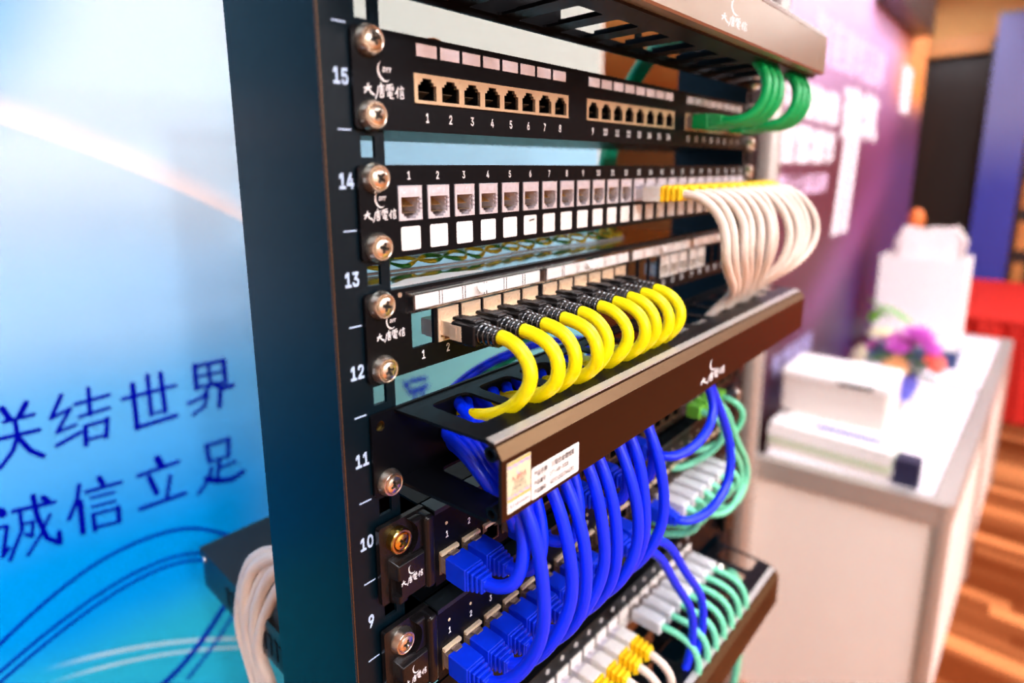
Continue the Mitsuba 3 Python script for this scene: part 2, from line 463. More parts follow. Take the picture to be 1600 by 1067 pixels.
# ------------------------------------------------------------------ blue display behind the rack
BY = 450.0
t = thing('display_banner', 'tall pale blue printed display standing behind the rack, with dark blue Chinese lettering', 'banner')
put(t, 'print_panel', shape(box(-1300, 897, BY, BY + 22, FLOOR + 20, 1150), 'm_banner'))
put(t, 'edge_frame', shape(join(box(897, 903, BY - 2, BY + 26, FLOOR, 1152), box(-1306, -1300, BY - 2, BY + 26, FLOOR, 1152), box(-1306, 903, BY - 2, BY + 26, 1150, 1158)), 'm_cream'))
BANNER_GLYPHS = [
    [([(-92.3, -270.0), (-88.6, -281.0)], 4.1), ([(-74.6, -270.0), (-81.3, -281.4)], 4.1), ([(-92.6, -283.1), (-70.2, -283.0)], 2.9), ([(-97.4, -298.2), (-68.4, -299.3)], 3.3), ([(-84.8, -285.3), (-84.8, -300.3), (-90.3, -313.4), (-101.0, -325.9)], 3.2), ([(-84.0, -302.6), (-77.5, -317.1), (-68.6, -326.1)], 3.9)],
    [([(-47.4, -270.7), (-57.9, -291.1)], 3.3), ([(-57.9, -291.1), (-41.8, -285.9)], 2.6), ([(-41.8, -285.9), (-55.0, -306.6)], 2.9), ([(-55.0, -306.6), (-39.0, -303.7)], 2.6), ([(-56.6, -319.7), (-36.7, -313.0)], 3.4), ([(-37.4, -283.1), (-7.8, -281.7)], 3.1), ([(-24.8, -269.9), (-26.3, -297.2)], 3.4), ([(-35.6, -296.7), (-9.4, -295.4)], 2.9), ([(-31.9, -308.2), (-33.4, -327.6)], 3.8), ([(-31.9, -308.2), (-12.6, -307.5)], 3.1), ([(-12.4, -306.0), (-15.5, -325.2)], 3.7), ([(-32.8, -322.6), (-14.4, -323.0)], 2.7)],
    [([(3.1, -290.0), (55.0, -289.3)], 3.3), ([(13.9, -276.6), (13.2, -325.8)], 4.3), ([(28.9, -270.7), (28.0, -314.7)], 3.7), ([(41.6, -271.8), (42.0, -315.7)], 4.2), ([(27.1, -314.4), (42.1, -314.5)], 2.4), ([(12.3, -324.8), (52.5, -323.8)], 4.0)],
    [([(77.0, -271.7), (76.4, -299.3)], 4.3), ([(76.8, -273.3), (109.3, -273.8)], 3.5), ([(109.3, -273.3), (109.1, -300.3)], 4.5), ([(92.1, -274.3), (92.0, -298.9)], 3.2), ([(77.8, -285.4), (108.0, -286.9)], 2.6), ([(76.5, -298.2), (108.0, -299.7)], 2.8), ([(92.0, -298.5), (81.8, -311.3), (66.2, -313.8)], 3.2), ([(96.5, -299.0), (105.0, -306.6), (116.7, -306.7)], 4.8), ([(87.6, -309.4), (82.9, -322.6), (70.2, -328.3)], 3.2), ([(102.4, -308.8), (99.4, -328.2)], 4.5)],
    [([(-106.1, -367.2), (-104.9, -371.2)], 5.6), ([(-108.4, -382.9), (-103.4, -383.9), (-110.1, -412.3), (-104.8, -406.2)], 2.8), ([(-97.4, -371.6), (-66.0, -376.0)], 3.3), ([(-92.6, -375.5), (-93.3, -393.0), (-105.7, -418.5)], 2.8), ([(-92.6, -387.5), (-84.3, -388.3)], 2.3), ([(-84.2, -387.9), (-86.9, -403.1), (-91.0, -398.5)], 2.5), ([(-81.1, -362.9), (-80.6, -384.3), (-75.9, -410.3), (-66.6, -420.5), (-66.0, -408.7)], 3.8), ([(-70.7, -387.3), (-80.9, -405.6), (-92.2, -420.3)], 2.5), ([(-73.8, -367.8), (-70.8, -373.0)], 4.3)],
    [([(-44.2, -367.0), (-47.7, -382.0), (-56.5, -399.0)], 3.4), ([(-45.5, -385.2), (-46.9, -418.6)], 4.5), ([(-26.8, -366.6), (-24.5, -373.4)], 4.6), ([(-39.4, -376.9), (-8.2, -378.9)], 3.2), ([(-36.0, -385.0), (-15.6, -387.2)], 2.5), ([(-36.3, -395.0), (-15.8, -397.4)], 2.5), ([(-36.4, -403.3), (-36.7, -421.3)], 3.5), ([(-36.4, -403.3), (-14.1, -406.3)], 2.8), ([(-13.9, -405.2), (-14.9, -421.5)], 4.0), ([(-36.3, -418.1), (-14.0, -422.0)], 2.8)],
    [([(28.4, -366.2), (31.0, -374.8)], 6.2), ([(8.3, -378.7), (48.9, -377.8)], 3.8), ([(18.4, -384.7), (23.6, -405.4)], 4.9), ([(39.2, -390.9), (32.3, -416.5)], 3.4), ([(6.0, -416.7), (52.3, -417.9)], 3.9)],
    [([(80.4, -369.9), (81.8, -391.1)], 4.0), ([(80.4, -370.4), (104.7, -371.1)], 3.6), ([(106.0, -370.3), (103.9, -391.9)], 4.1), ([(81.8, -391.1), (103.9, -391.9)], 2.6), ([(93.3, -391.2), (88.6, -415.6)], 3.6), ([(92.2, -402.9), (111.4, -402.1)], 3.2), ([(83.3, -398.8), (79.8, -411.4), (66.0, -424.6)], 3.5), ([(76.5, -410.0), (88.4, -418.1), (105.9, -422.7), (118.6, -418.7)], 5.4)],
    [([(373.7, -375.2), (378.9, -383.9)], 6.4), ([(384.7, -375.7), (415.3, -378.8)], 5.5), ([(380.7, -392.7), (418.0, -392.9)], 6.1), ([(394.9, -396.3), (390.4, -409.4)], 5.5), ([(408.0, -394.8), (408.0, -408.6)], 5.5)],
]
for n, st in enumerate(BANNER_GLYPHS):
    put(t, 'character', shape(plate(strokes([(q, w * 1.18) for q, w in st]), BY - 0.8, BY), 'm_letter_blue'))


def swoosh(pts, w):
    c = spline([(x, 0, z) for x, z in pts], 60)
    return plate(LineString(c[:, [0, 2]]).buffer(w / 2, cap_style=2), BY - 0.6, BY)


put(t, 'swoosh_line', shape(swoosh([(-150, -517), (-123, -498), (-40, -458), (25, -455), (55, -464), (89, -488), (130, -530)], 3.4), 'm_letter_blue'))
put(t, 'swoosh_line', shape(swoosh([(-160, -546), (-128, -527), (-45, -494), (18, -487), (61, -499), (110, -540)], 3.2), 'm_letter_blue'))
put(t, 'swoosh_line', shape(swoosh([(-160, -557), (-128, -537), (-45, -504), (18, -496), (61, -508), (110, -549)], 3.2), 'm_letter_blue'))
put(t, 'swoosh_line', shape(swoosh([(0, -640), (60, -603), (105, -560), (150, -540)], 7), 'm_letter_blue'))
put(t, 'swoosh_line', shape(swoosh([(30, -650), (90, -600), (125, -565), (170, -545)], 4), 'm_letter_blue'))

# ------------------------------------------------------------------ purple exhibition wall with its posts
PY = 345.0
t = thing('exhibition_wall', 'purple and pink printed exhibition wall with white lettering behind the counter', 'exhibition wall')
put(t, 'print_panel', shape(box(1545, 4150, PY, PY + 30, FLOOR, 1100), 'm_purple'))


def on_wall(poly, x, z, m='m_letter_white', th=2.0):
    d = shape(plate(poly, -th, 0), m)
    put(t, 'lettering', d, (x, PY, z))


on_wall(letters('中国智能', 104, True, 3, 1.36), 2008, 146)
on_wall(letters('建筑', 176, True, 4, 1.6), 2670, 148)
on_wall(letters('智慧城市', 112, True, 3, 1.28), 1985, 14)
on_wall(letters('第十七届品牌', 64, True, 1, 1.3), 1960, -110, 'm_letter_pink')
on_wall(letters('智能建筑品牌', 150, True, 2, 1.1), 2480, 352, 'm_letter_pink')
on_wall(Polygon([(0, 0), (95, 0), (20, -400), (-75, -400)]), 2440, 84)
on_wall(Polygon([(0, 0), (95, 0), (20, -400), (-75, -400)]), 2575, 84)
on_wall(letters('智慧赋能', 70, True, 1, 1.5), 2000, -690, 'm_holo_lilac')
on_wall(rrect(3460, 3720, 215, 440, 12), 0, 0)
put(t, 'header_beam', shape(box(2700, 3620, 262, PY, 585, 800), 'm_wood_dark'))
t2 = thing('wall_post', 'grey aluminium post at the near end of the purple wall', 'post')
post = []
for a in range(8):
    an = a * math.pi / 4
    b = box(-6, 6, -27, -19, FLOOR, 1100); b.apply_transform(trimesh.transformations.rotation_matrix(an, (0, 0, 1))); post.append(b)
post.append(trimesh.creation.cylinder(22, 1100 - FLOOR, sections=24, transform=trimesh.transformations.translation_matrix((0, 0, (1100 + FLOOR) / 2))))
put(t2, 'extrusion', shape(join(*post), 'm_alu', 30), (1518, 318, 0))

# ------------------------------------------------------------------ counter along the purple wall
CT = -900.0
A, B, C_, D_ = (1572, 318), (1622, -133), (3600, -186), (3600, 318)
t = thing('counter', 'long white exhibition counter with cream panels and aluminium edges against the purple wall', 'counter')


def lerp2(p, q, s): return (p[0] + (q[0] - p[0]) * s, p[1] + (q[1] - p[1]) * s)


m1, m2 = lerp2(B, C_, 0.52), lerp2(A, D_, 0.52)
inset = Polygon([A, B, m1, m2]).buffer(-26, join_style=2)
put(t, 'worktop', shape(slab(inset, CT - 14, CT), 'm_counter_white'))
put(t, 'worktop', shape(slab(Polygon([m1, C_, D_, m2]).buffer(-26, join_style=2), CT - 14, CT), 'm_counter_white'))


def beam(p, q, z0, z1, w, inner=True):
    L = LineString([p, q]).buffer(w / 2, cap_style=2)
    return slab(L, z0, z1)


put(t, 'edge_beam', shape(beam(A, B, CT - 62, CT + 1.5, 40), 'm_alu'))
put(t, 'edge_beam', shape(beam(B, C_, CT - 62, CT + 1.5, 44), 'm_alu'))
put(t, 'edge_beam', shape(beam(m1, m2, CT - 62, CT + 1.5, 30), 'm_alu'))
put(t, 'edge_beam', shape(beam(C_, D_, CT - 62, CT + 1.5, 40), 'm_alu'))
put(t, 'side_panel', shape(beam(A, B, FLOOR, CT - 62, 18), 'm_counter_panel'))
put(t, 'front_panel', shape(beam(B, m1, FLOOR, CT - 62, 18), 'm_counter_panel'))
put(t, 'front_panel', shape(beam(m1, C_, FLOOR, CT - 62, 18), 'm_counter_panel'))
for p in (B, m1, C_):
    leg = []
    leg.append(trimesh.creation.cylinder(17, CT - FLOOR, sections=20, transform=trimesh.transformations.translation_matrix((p[0], p[1], (CT + FLOOR) / 2))))
    for a in range(8):
        b = box(-5, 5, 15, 22, FLOOR, CT + 2); b.apply_transform(trimesh.transformations.rotation_matrix(a * math.pi / 4, (0, 0, 1))); b.apply_translation((p[0], p[1], 0)); leg.append(b)
    put(t, 'post', shape(join(*leg), 'm_alu', 30))


# ------------------------------------------------------------------ what stands on the counter
def sheet_stack(name, label, cat, x0, x1, y0, y1, z, n, th, mats, jit=5, turn=0.0, group=None):
    """A pile of booklets, each a part of its own pile when they are one block; here each booklet is its own thing."""
    out = []
    for i in range(n):
        dx, dy, a = rng.uniform(-jit, jit), rng.uniform(-jit, jit), turn + rng.uniform(-1.2, 1.2)
        b = rbox(x0, x1, y0, y1, 0, th * 0.94, min(1.2, th * 0.3), 6)
        b.apply_transform(trimesh.transformations.rotation_matrix(math.radians(a), (0, 0, 1), ((x0 + x1) / 2, (y0 + y1) / 2, 0)))
        b.apply_translation((dx, dy, z + i * th))
        k = put(None, name, shape(b, mats[i % len(mats)]))
        tag(k, label(i), cat, group); out.append(k)
    return z + n * th


ORD = ['lowest', 'second lowest', 'third', 'fourth', 'fifth', 'sixth', 'seventh', 'eighth']
zb = sheet_stack('brochure', lambda i: f'{["white", "pale green", "white", "white"][i % 4]} brochure on the near end of the counter, {ORD[i]} in its stack', 'brochure',
                 1640, 1850, -10, 300, CT + 2, 4, 21, ['m_paper_grey', 'm_paper_green', 'm_paper', 'm_paper'], 3)
k = put(None, 'brochure_box', shape(rbox(1645, 1700, -75, -18, CT + 2, CT + 74, 2), 'm_navy')); tag(k, 'small dark navy box at the right of the brochure stack', 'box')
t = thing('blue_brochure', 'blue-edged white brochure lying on top of the brochure stack', 'brochure')
put(t, 'cover', shape(rbox(1690, 1900, 10, 270, zb, zb + 9, 1), 'm_paper')); put(t, 'spine', shape(box(1687, 1691, 20, 180, zb, zb + 9), 'm_blue_folder'))
t = thing('document_box', 'big white document box lying on the brochures beside the purple wall', 'box')
put(t, 'body', shape(rbox(1745, 1960, 25, 300, zb + 10, zb + 125, 4), 'm_paper_grey'))
put(t, 'lid', shape(rbox(1740, 1965, 20, 304, zb + 118, zb + 142, 5), 'm_paper'))
put(t, 'handle_slot', shape(rbox(1739, 1744, 60, 150, zb + 124, zb + 136, 1.5), 'm_ink'))
tent = bar_x([(-50, 0), (50, 0), (0, 105)], 0, 150)
k = put(None, 'tent_card', shape(tent, 'm_paper'), (2010, 10, CT + 1), ([0, 0, 1], 35)); tag(k, 'blank white folded tent card standing in front of the flowers', 'card')
k = put(None, 'folder', shape(rbox(2080, 2300, 60, 330, CT + 2, CT + 34, 3), 'm_blue_folder')); tag(k, 'blue folder lying flat between the document box and the flowers', 'folder')
cup = lathe([(0, 0), (30, 0), (38, 64), (36, 64), (28, 3), (0, 3)], 28); cup.vertices = cup.vertices @ np.array([[1, 0, 0], [0, 0, -1], [0, 1, 0.0]])
k = put(None, 'paper_cup', shape(cup, 'm_paper', 30), (2135, 255, CT + 100), ([1, 0, 0], 180)); tag(k, 'small white paper cup upside down on the blue folder by the purple wall', 'cup')
scene[k]['to_world'] = T(LEAN) @ T().translate([2.135, 0.265, (CT + 36) * MM])
k = put(None, 'name_card_pile', shape(rbox(2010, 2060, -80, -10, CT + 1, CT + 12, 1), 'm_paper')); tag(k, 'little pile of white cards lying on the open worktop', 'cards')
labels[k]['kind'] = 'stuff'

# bouquet: a low vase with every flower and leaf as a part
t = thing('bouquet', 'round bouquet of pink, cream, peach and coral flowers on the counter', 'bouquet')
vase = trimesh.creation.revolve(np.array([(0, 0), (55, 0), (72, 50), (66, 95), (60, 95), (64, 50), (48, 6), (0, 6)]), sections=28)
put(t, 'vase', shape(vase, 'm_blue_folder', 30), (2395, 95, CT + 1))


def flower(r, seed):
    rs = np.random.default_rng(seed)
    ms = []
    for ring, (n, tilt, s) in enumerate([(9, 0.95, 1.0), (8, 0.6, 0.82), (6, 0.3, 0.6)]):
        for i in range(n):
            p = trimesh.creation.icosphere(1, 1.0)
            p.vertices *= [0.30 * s, 0.10, 0.55 * s]
            p.apply_translation((0, 0.12, 0.5 * s))
            p.apply_transform(trimesh.transformations.rotation_matrix(-tilt * 1.25, (1, 0, 0)))
            p.apply_transform(trimesh.transformations.rotation_matrix(2 * math.pi * (i + 0.5 * ring) / n + rs.uniform(-.1, .1), (0, 0, 1)))
            ms.append(p)
    c = trimesh.creation.icosphere(1, 0.22); c.apply_translation((0, 0, 0.15)); ms.append(c)
    m = join(*ms); m.vertices *= r
    return m


FL = [(2345, 200, -757, 50, 'm_petal_cream'), (2340, 92, -772, 50, 'm_petal_peach'), (2345, -12, -738, 52, 'm_petal_coral'), (2380, 152, -672, 52, 'm_petal_cream'), (2365, 38, -655, 58, 'm_petal_magenta'),
      (2350, 92, -705, 50, 'm_petal_magenta'), (2400, 118, -690, 56, 'm_petal_pink'), (2350, 0, -690, 46, 'm_petal_magenta'), (2420, 180, -735, 50, 'm_petal_pink'), (2430, 60, -700, 54, 'm_petal_pink')]
VX, VY = 2395, 95
for i, (fx, fy, fz, r, m) in enumerate(FL):
    v = np.array([fx - VX - 25, fy - VY, fz + 800.0]); v /= np.linalg.norm(v)
    ax = np.cross([0, 0, 1], v); an = math.degrees(math.acos(v[2]))
    put(t, 'flower', shape(flower(r, i), m, 40), (fx, fy, fz), (ax.tolist(), an))
    st = tube([(VX, VY, CT + 60), ((VX + fx) / 2, (VY + fy) / 2, (fz + CT + 60) / 2), (fx, fy, fz)], 3, 8, 6)
    put(t, 'stem', shape(st, 'm_leaf_dark', 30))
LF = [(2400, 190, -640, 200, -50, 0), (2410, 130, -628, 120, -60, 0), (2420, 60, -632, 80, -40, 0)] + [(VX, VY, -800 + 8 * (i % 3), 30 + 40 * i, -6 - 8 * (i % 3), 1) for i in range(9)] + [(VX - 25, VY, -735, 60 + 90 * i, -10, 1) for i in range(4)]
for lx, ly, lz, yaw, pit, dk in LF:
    lf = trimesh.creation.icosphere(2, 1.0); lf.vertices *= [56, 21, 3.5]; lf.apply_translation((66, 0, 0))
    lf.vertices[:, 2] -= (lf.vertices[:, 0] / 100) ** 2 * 18
    tw = T().translate([lx * MM, ly * MM, lz * MM]).rotate([0, 0, 1], yaw).rotate([0, 1, 0], pit)
    put(t, 'leaf', shape(lf, 'm_leaf_dark' if dk else 'm_leaf', 40), base=tw)

# clear display holder with a white gift bag in it
t = thing('display_box', 'white display box with a blue base behind the flowers', 'display box')
X0, X1, Y0, Y1, Z0, Z1 = 2900, 3120, -40, 265, CT + 2, -440
for nm, b in (('pane', box(X0, X0 + 4, Y0, Y1, Z0, Z1)), ('pane', box(X1 - 4, X1, Y0, Y1, Z0, Z1)), ('pane', box(X0 + 4, X1 - 4, Y0, Y0 + 4, Z0, Z1)), ('pane', box(X0 + 4, X1 - 4, Y1 - 4, Y1, Z0, Z1))):
    put(t, 'side_panel', shape(b, 'm_paper'))
put(t, 'base_block', shape(box(X0 - 6, X1 + 6, Y0 - 4, Y1 + 4, Z0, Z0 + 70), 'm_acrylic_blue'))
bag = []
nx, nz = 9, 8
V, F = [], []
for side in range(2):
    for i in range(nz):
        for j in range(nx):
            s, u = j / (nx - 1), i / (nz - 1)
            w = 0.80 + 0.06 * math.sin(u * 5 + side) + 0.1 * max(0, u - 0.7)
            y = (Y0 + Y1) / 2 - 6 + (s - 0.5) * (Y1 - Y0) * w
            z = -800 + (486 + 9 * math.sin(s * 8.5 + 0.4) + 9 * math.sin(s * 17) - 60 * (2 * s - 1) ** 6) * u
            x = (X0 + 40 if side == 0 else X1 - 50) + 10 * math.sin(j * 1.9 + i * 1.3 + side) + (14 if side == 0 else -14) * u * u
            V.append((x, y + 6 * math.sin(i * 1.7 + j), z))
for side in range(2):
    o = side * nx * nz
    for i in range(nz - 1):
        for j in range(nx - 1):
            a, b, c, d = o + i * nx + j, o + i * nx + j + 1, o + (i + 1) * nx + j + 1, o + (i + 1) * nx + j
            F += [(a, b, c), (a, c, d)] if side else [(a, c, b), (a, d, c)]
for i in range(nz - 1):
    for j in (0, nx - 1):
        a, b = i * nx + j, (i + 1) * nx + j
        F += [(a, b, b + nx * nz), (a, b + nx * nz, a + nx * nz)]
bagm = trimesh.Trimesh(V, F, process=False)
k = put(None, 'paper_bag', shape(bagm, 'm_paper', 60)); tag(k, 'crumpled white paper bag sticking out of the white display box', 'bag')
ball = trimesh.creation.icosphere(3, 38); ball.vertices *= [1, .8, 1.25]
k = put(None, 'orange_ornament', shape(ball, 'm_orange', True), (3010, 165, -285)); tag(k, 'small orange rounded ornament peeking out at the top of the paper bag', 'ornament')

# ------------------------------------------------------------------ far end of the hall
t = thing('red_table', 'long table under a bright red cloth beyond the counter', 'table')
put(t, 'cloth_top', shape(box(4690, 6400, -1600, 330, -1040, -1015), 'm_red_cloth'))
fr = []
ys = np.linspace(-1600, 330, 120)
pts = [(4700 + 14 * math.sin(y / 31.0) + 8 * math.sin(y / 13.0), y) for y in ys]
fr = Polygon(pts + [(4740, 330), (4740, -1600)])
put(t, 'cloth_skirt', shape(slab(fr, FLOOR, -1030), 'm_red_cloth', 40))
struct('door_1', shape(join(box(6970, 7010, 252, 898, FLOOR, 950)), 'm_wood_dark'))
t = thing('door_surround', 'dark wooden doorway surround at the far end of the hall', 'door surround')
put(t, 'jamb', shape(box(6890, 6990, 900, 1000, FLOOR, 1050), 'm_wood_orange')); put(t, 'jamb', shape(box(6880, 6990, 130, 250, FLOOR, 1050), 'm_wood_dark'))
put(t, 'lintel', shape(box(6890, 6990, 130, 1000, 950, 1100), 'm_wood_orange'))
t = thing('roll_up_banner', 'tall violet roll-up banner standing by the dark doorway', 'banner')
put(t, 'print_sheet', shape(box(6590, 6594, -70, 205, FLOOR + 60, 1190), 'm_rollup'))
put(t, 'base', shape(rbox(6540, 6640, -80, 215, FLOOR, FLOOR + 62, 8), 'm_steel'))
put(t, 'top_rail', shape(box(6582, 6602, -74, 209, 1185, 1205), 'm_steel'))
t = thing('gold_screen', 'dark wooden screen with gilded panels at the right edge of the view', 'screen')
put(t, 'frame', shape(box(6700, 6740, -900, -90, FLOOR, 1100), 'm_wood_dark'))
for i in range(7):
    put(t, 'gilded_panel', shape(rbox(6690, 6700, -185, -105, -1500 + i * 360, -1500 + i * 360 + 250, 3), 'm_wood_orange'))
struct('trim_1', shape(box(3600, 7000, 700, 1500, 1180, CEIL), 'm_wood_dark'))

# ------------------------------------------------------------------ the rack
SQ = [(4.2, 11.8)]
rack = thing('equipment_rack', 'black steel equipment rack with white unit numbers and square mounting holes', 'rack')
ZT, ZB = 115.0, -1000.0
flange = sbox(-15.0, ZB, 17.0, ZT)
holes = []
for i in range(-10, 60):
    zc = -22.2 - (i * U / 3)
    # square mounting holes lie centred on every third of a unit
    holes.append(sbox(3.9, zc - 4.7 - 13.75 + U / 3 - 0.8, 11.6, zc + 4.7 - 13.75 + U / 3 - 0.8))
flange = flange.difference(unary_union(holes))
inner = box(15.6, 17.0, 2.4, 9, ZB, ZT)
put(rack, 'upright', shape(join(plate(flange, 2.4, 4.4), box(-15.0, -13.0, 2.4, 87, ZB, ZT), box(-15, -4, 85, 87, ZB, ZT), inner), 'm_rack'))
fl2 = affinity.scale(flange, -1, 1, origin=(W / 2, 0))
put(rack, 'upright', shape(join(plate(fl2, 2.4, 4.4), box(W + 13, W + 15, 2.4, 76, ZB, ZT), box(W - 17, W + 15, 74, 76, ZB, ZT), box(W - 17, W - 15, 2.4, 76, ZB, ZT)), 'm_rack'))
put(rack, 'edge_glint', shape(slab(Polygon([(-15.15, 3.0), (-14.4, 2.25), (-14.1, 2.25), (-14.9, 3.3)]), ZB, ZT), 'm_trim'), label='bronze-coloured corner edge with its glint painted in')  # bronze strip paints the reflected highlight along the post corner
put(rack, 'base', shape(join(rbox(-60, W + 60, -160, 330, ZB - 30, ZB, 4), box(-60, 0, -160, 330, ZB, ZB + 40), box(W, W + 60, -160, 330, ZB, ZB + 40)), 'm_rack'))
put(rack, 'cross_bar', shape(box(-15, W + 15, 70, 87, ZT - 20, ZT + 20), 'm_rack'))
for i, n in enumerate(range(15, 3, -1)):
    put(rack, 'number_print', number(str(n), 6.4, 'm_print_blue', 0.72, 3), (-4.6, 2.4, -i * U - 22.2))
tick = decal(sbox(-3.4, -0.35, 3.4, 0.35), 'm_print_blue', key='tick')
for i in range(0, 13): put(rack, 'tick_mark', tick, (-4.2, 2.4, -i * U))
t = thing('rack_table', 'dark table under the equipment rack', 'table')
put(t, 'table_top', shape(rbox(-500, 560, -260, 420, ZB - 62, ZB - 31, 3), 'm_wood_dark'))
for lx in (-460, 520):
    for ly in (-220, 380): put(t, 'leg', shape(box(lx - 20, lx + 20, ly - 20, ly + 20, FLOOR, ZB - 62), 'm_wood_dark'))

# ------------------------------------------------------------------ screws
_cup = lathe([(0, 0), (7.0, 0), (7.0, 1.0), (6.0, 3.9), (5.7, 4.3), (5.3, 4.3), (4.75, 3.8), (4.75, 2.6), (0, 2.6)], 40)
_head = m3.Manifold.revolve(m3.CrossSection([[(0, 2.0), (4.5, 2.0), (4.5, 4.1), (4.1, 4.8), (2.9, 5.3), (0, 5.5)]]), 40)
_cross = m3.Manifold.cube((5.2, 1.4, 4.4), True).translate((0, 0, 5.7)) + m3.Manifold.cube((1.4, 5.2, 4.4), True).translate((0, 0, 5.7)) + m3.Manifold.cylinder(2.4, 0.5, 1.7, 16).translate((0, 0, 3.3))


def screw_mesh(cup, ang):
    h = to_tri((_head - _cross.rotate((0, 0, ang))))
    h.vertices = h.vertices @ Rx.T
    return join(cup, h) if cup is not None else h


SCREW = [shape(screw_mesh(_cup, a), 'm_nickel', 35) for a in (20, 52, 75)]
_cupb = lathe([(0, 0), (6.6, 0), (6.6, 4.0), (6.1, 4.7), (5.2, 4.7), (4.75, 4.2), (4.75, 2.6), (0, 2.6)], 40)
SCREW_BRASS = shape(screw_mesh(_cupb, 40), 'm_brass', 35)


def cross_mesh(a):  # thin dark cross that paints the shade inside a screw recess
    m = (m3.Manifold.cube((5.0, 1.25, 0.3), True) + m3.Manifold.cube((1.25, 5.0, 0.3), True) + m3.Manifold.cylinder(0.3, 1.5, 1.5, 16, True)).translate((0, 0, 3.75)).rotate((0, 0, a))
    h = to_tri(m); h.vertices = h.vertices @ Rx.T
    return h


RECESS_SHADE = {id(d): shape(cross_mesh(a), 'm_dark') for d, a in list(zip(SCREW, (20, 52, 75))) + [(SCREW_BRASS, 40)]}


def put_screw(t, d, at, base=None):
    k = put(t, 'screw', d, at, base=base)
    put(k, 'recess_shade', RECESS_SHADE[id(d)], at, base=base)


def screws(t, z0, y=0.0, which=(0, 1), n=0):
    for i in which:
        for x in (8.75, W - 8.75):
            put_screw(t, SCREW[(n + i + (x > 99)) % 3], (x, y, z0 - (6.35 if i == 0 else 38.1)))


def faceplate(z0, cuts, h=U, y0=0.0, y1=2.0, r=2.4, m='m_black', extra=()):
    pl = rrect(0, W, z0 - h + 0.4, z0 - 0.4, r).difference(unary_union(cuts)) if cuts else rrect(0, W, z0 - h + 0.4, z0 - 0.4, r)
    return shape(join(plate(pl, y0, y1), *extra), m)


# ------------------------------------------------------------------ patch panel with three metal port blocks (unit 15)
t = P15 = thing('patch_panel', 'topmost black patch panel, at unit 15, with three metal blocks of ports', 'patch panel')
gc = [W / 2 - 145.15, W / 2, W / 2 + 145.15]
put(t, 'faceplate', faceplate(0, [sbox(c - 62.3, -30.8, c + 62.3, -17.0) for c in gc], extra=(box(20, W - 20, 2, 72, -44.0, -42.8), box(20, W - 20, 2, 40, -1.8, -0.6))))
port_hole = unary_union([sbox(-5.9, -5.0, 5.9, 2.2), sbox(-4.3, 2.0, 4.3, 3.6), sbox(-2.9, 3.4, 2.9, 5.2)])


def cavity(poly, depth, y=0.0):
    return join(plate(poly.buffer(0.5, join_style=2).difference(poly), y, y + depth), plate(poly.buffer(0.5, join_style=2), y + depth, y + depth + 0.5))


def pins(n, w, y0, y1, z0, z1, th=0.35):
    ms = []
    for i in range(n):
        x = (i - (n - 1) / 2) * w
        v = [(y0, z0), (y1, z1), (y1, z1 + th), (y0, z0 + th)]
        ms.append(bar_x(v, x - w * 0.25, x + w * 0.25))
    return join(*ms)


CAV15 = shape(cavity(port_hole, 13), 'm_dark')
PIN15 = shape(pins(8, 1.05, 11, 3.0, -4.2, -0.8), 'm_contact_dark')
for g, c in enumerate(gc):
    px = [c + (i - 3.5) * 15.5 for i in range(8)]
    bz = sbox(c - 62.3, -30.8, c + 62.3, -17.0).difference(unary_union([affinity.translate(port_hole, x, -24.2) for x in px]))
    put(t, 'port_block', shape(join(plate(bz, -0.5, 1.5), plate(sbox(c - 62.3, -30.8, c + 62.3, -30.1), -1.0, -0.5)), 'm_gold'))
    for i, x in enumerate(px):
        k = put(t, 'port', CAV15, (x, 0, -24.2)); put(k, 'contacts', PIN15, (x, 0, -24.2))
        put(t, 'label_window', decal(sbox(-6.5, -2.9, 6.5, 2.9), 'm_silver_label', key='lw15'), (c - 62.3 + 8.7 + i * 15.25, 0, -6.3))
        put(t, 'number_print', number(str(g * 8 + i + 1), 4.2, 'm_print'), (x, 0, -37.3))
screws(t, 0, n=0)
put(t, 'logo_print', logo(0.98), (16.6, 0, -26.6))

sc = slab(Polygon([(0, 0), (3, -1.2), (7, -0.6), (9.5, 0.6), (7, 2.4), (3.5, 1.6), (1, 2.2)]), 0, 0.4)
sc.vertices[:, 2] += 0.18 * sc.vertices[:, 0] * np.clip(1.2 - sc.vertices[:, 0] / 6, 0, 1) + 0.3
k = put(None, 'paper_scrap', shape(sc, 'm_scrap'), (45, 1.5, -0.4)); tag(k, 'tiny brown scrap of paper lying on the top edge of the topmost patch panel', 'scrap')

# ------------------------------------------------------------------ patch panel with shielded jacks (unit 14)
Z14 = -PITCH
t = P14 = thing('patch_panel', 'black patch panel at unit 14 with silver jacks over white label squares', 'patch panel')
jx = [W / 2 + (i - 11.5) * 18.45 - 0.2 for i in range(24)]
put(t, 'faceplate', faceplate(Z14, [sbox(x - 7.3, -86.0, x + 7.3, -69.3) for x in jx], extra=(box(10, W - 10, 2, 26, Z14 - 1.8, Z14 - 0.6),)))
jo = unary_union([sbox(-5.8, -5.0, 5.8, 2.9), sbox(-4.4, -6.3, 4.4, -4.9), sbox(-3.0, -7.6, 3.0, -6.2)])
jack_face = sbox(-7.2, -8.3, 7.2, 8.3).difference(jo)
teeth = unary_union([sbox(5.8, z, 6.9, z + 0.9) for z in (1.2, -1.0, -3.2)])
emb = letters('Cat6A', 2.9, False, 2, 0.95)
JACK14 = shape(join(plate(jack_face.difference(teeth), -0.7, 1.2), plate(sbox(-7.2, 7.9, 7.2, 8.3), -1.0, -0.7), plate(affinity.translate(emb, 0, 5.6), -1.0, -0.7), plate(jo.buffer(0.7, join_style=2).difference(jo), 1.2, 12)), 'm_jack')
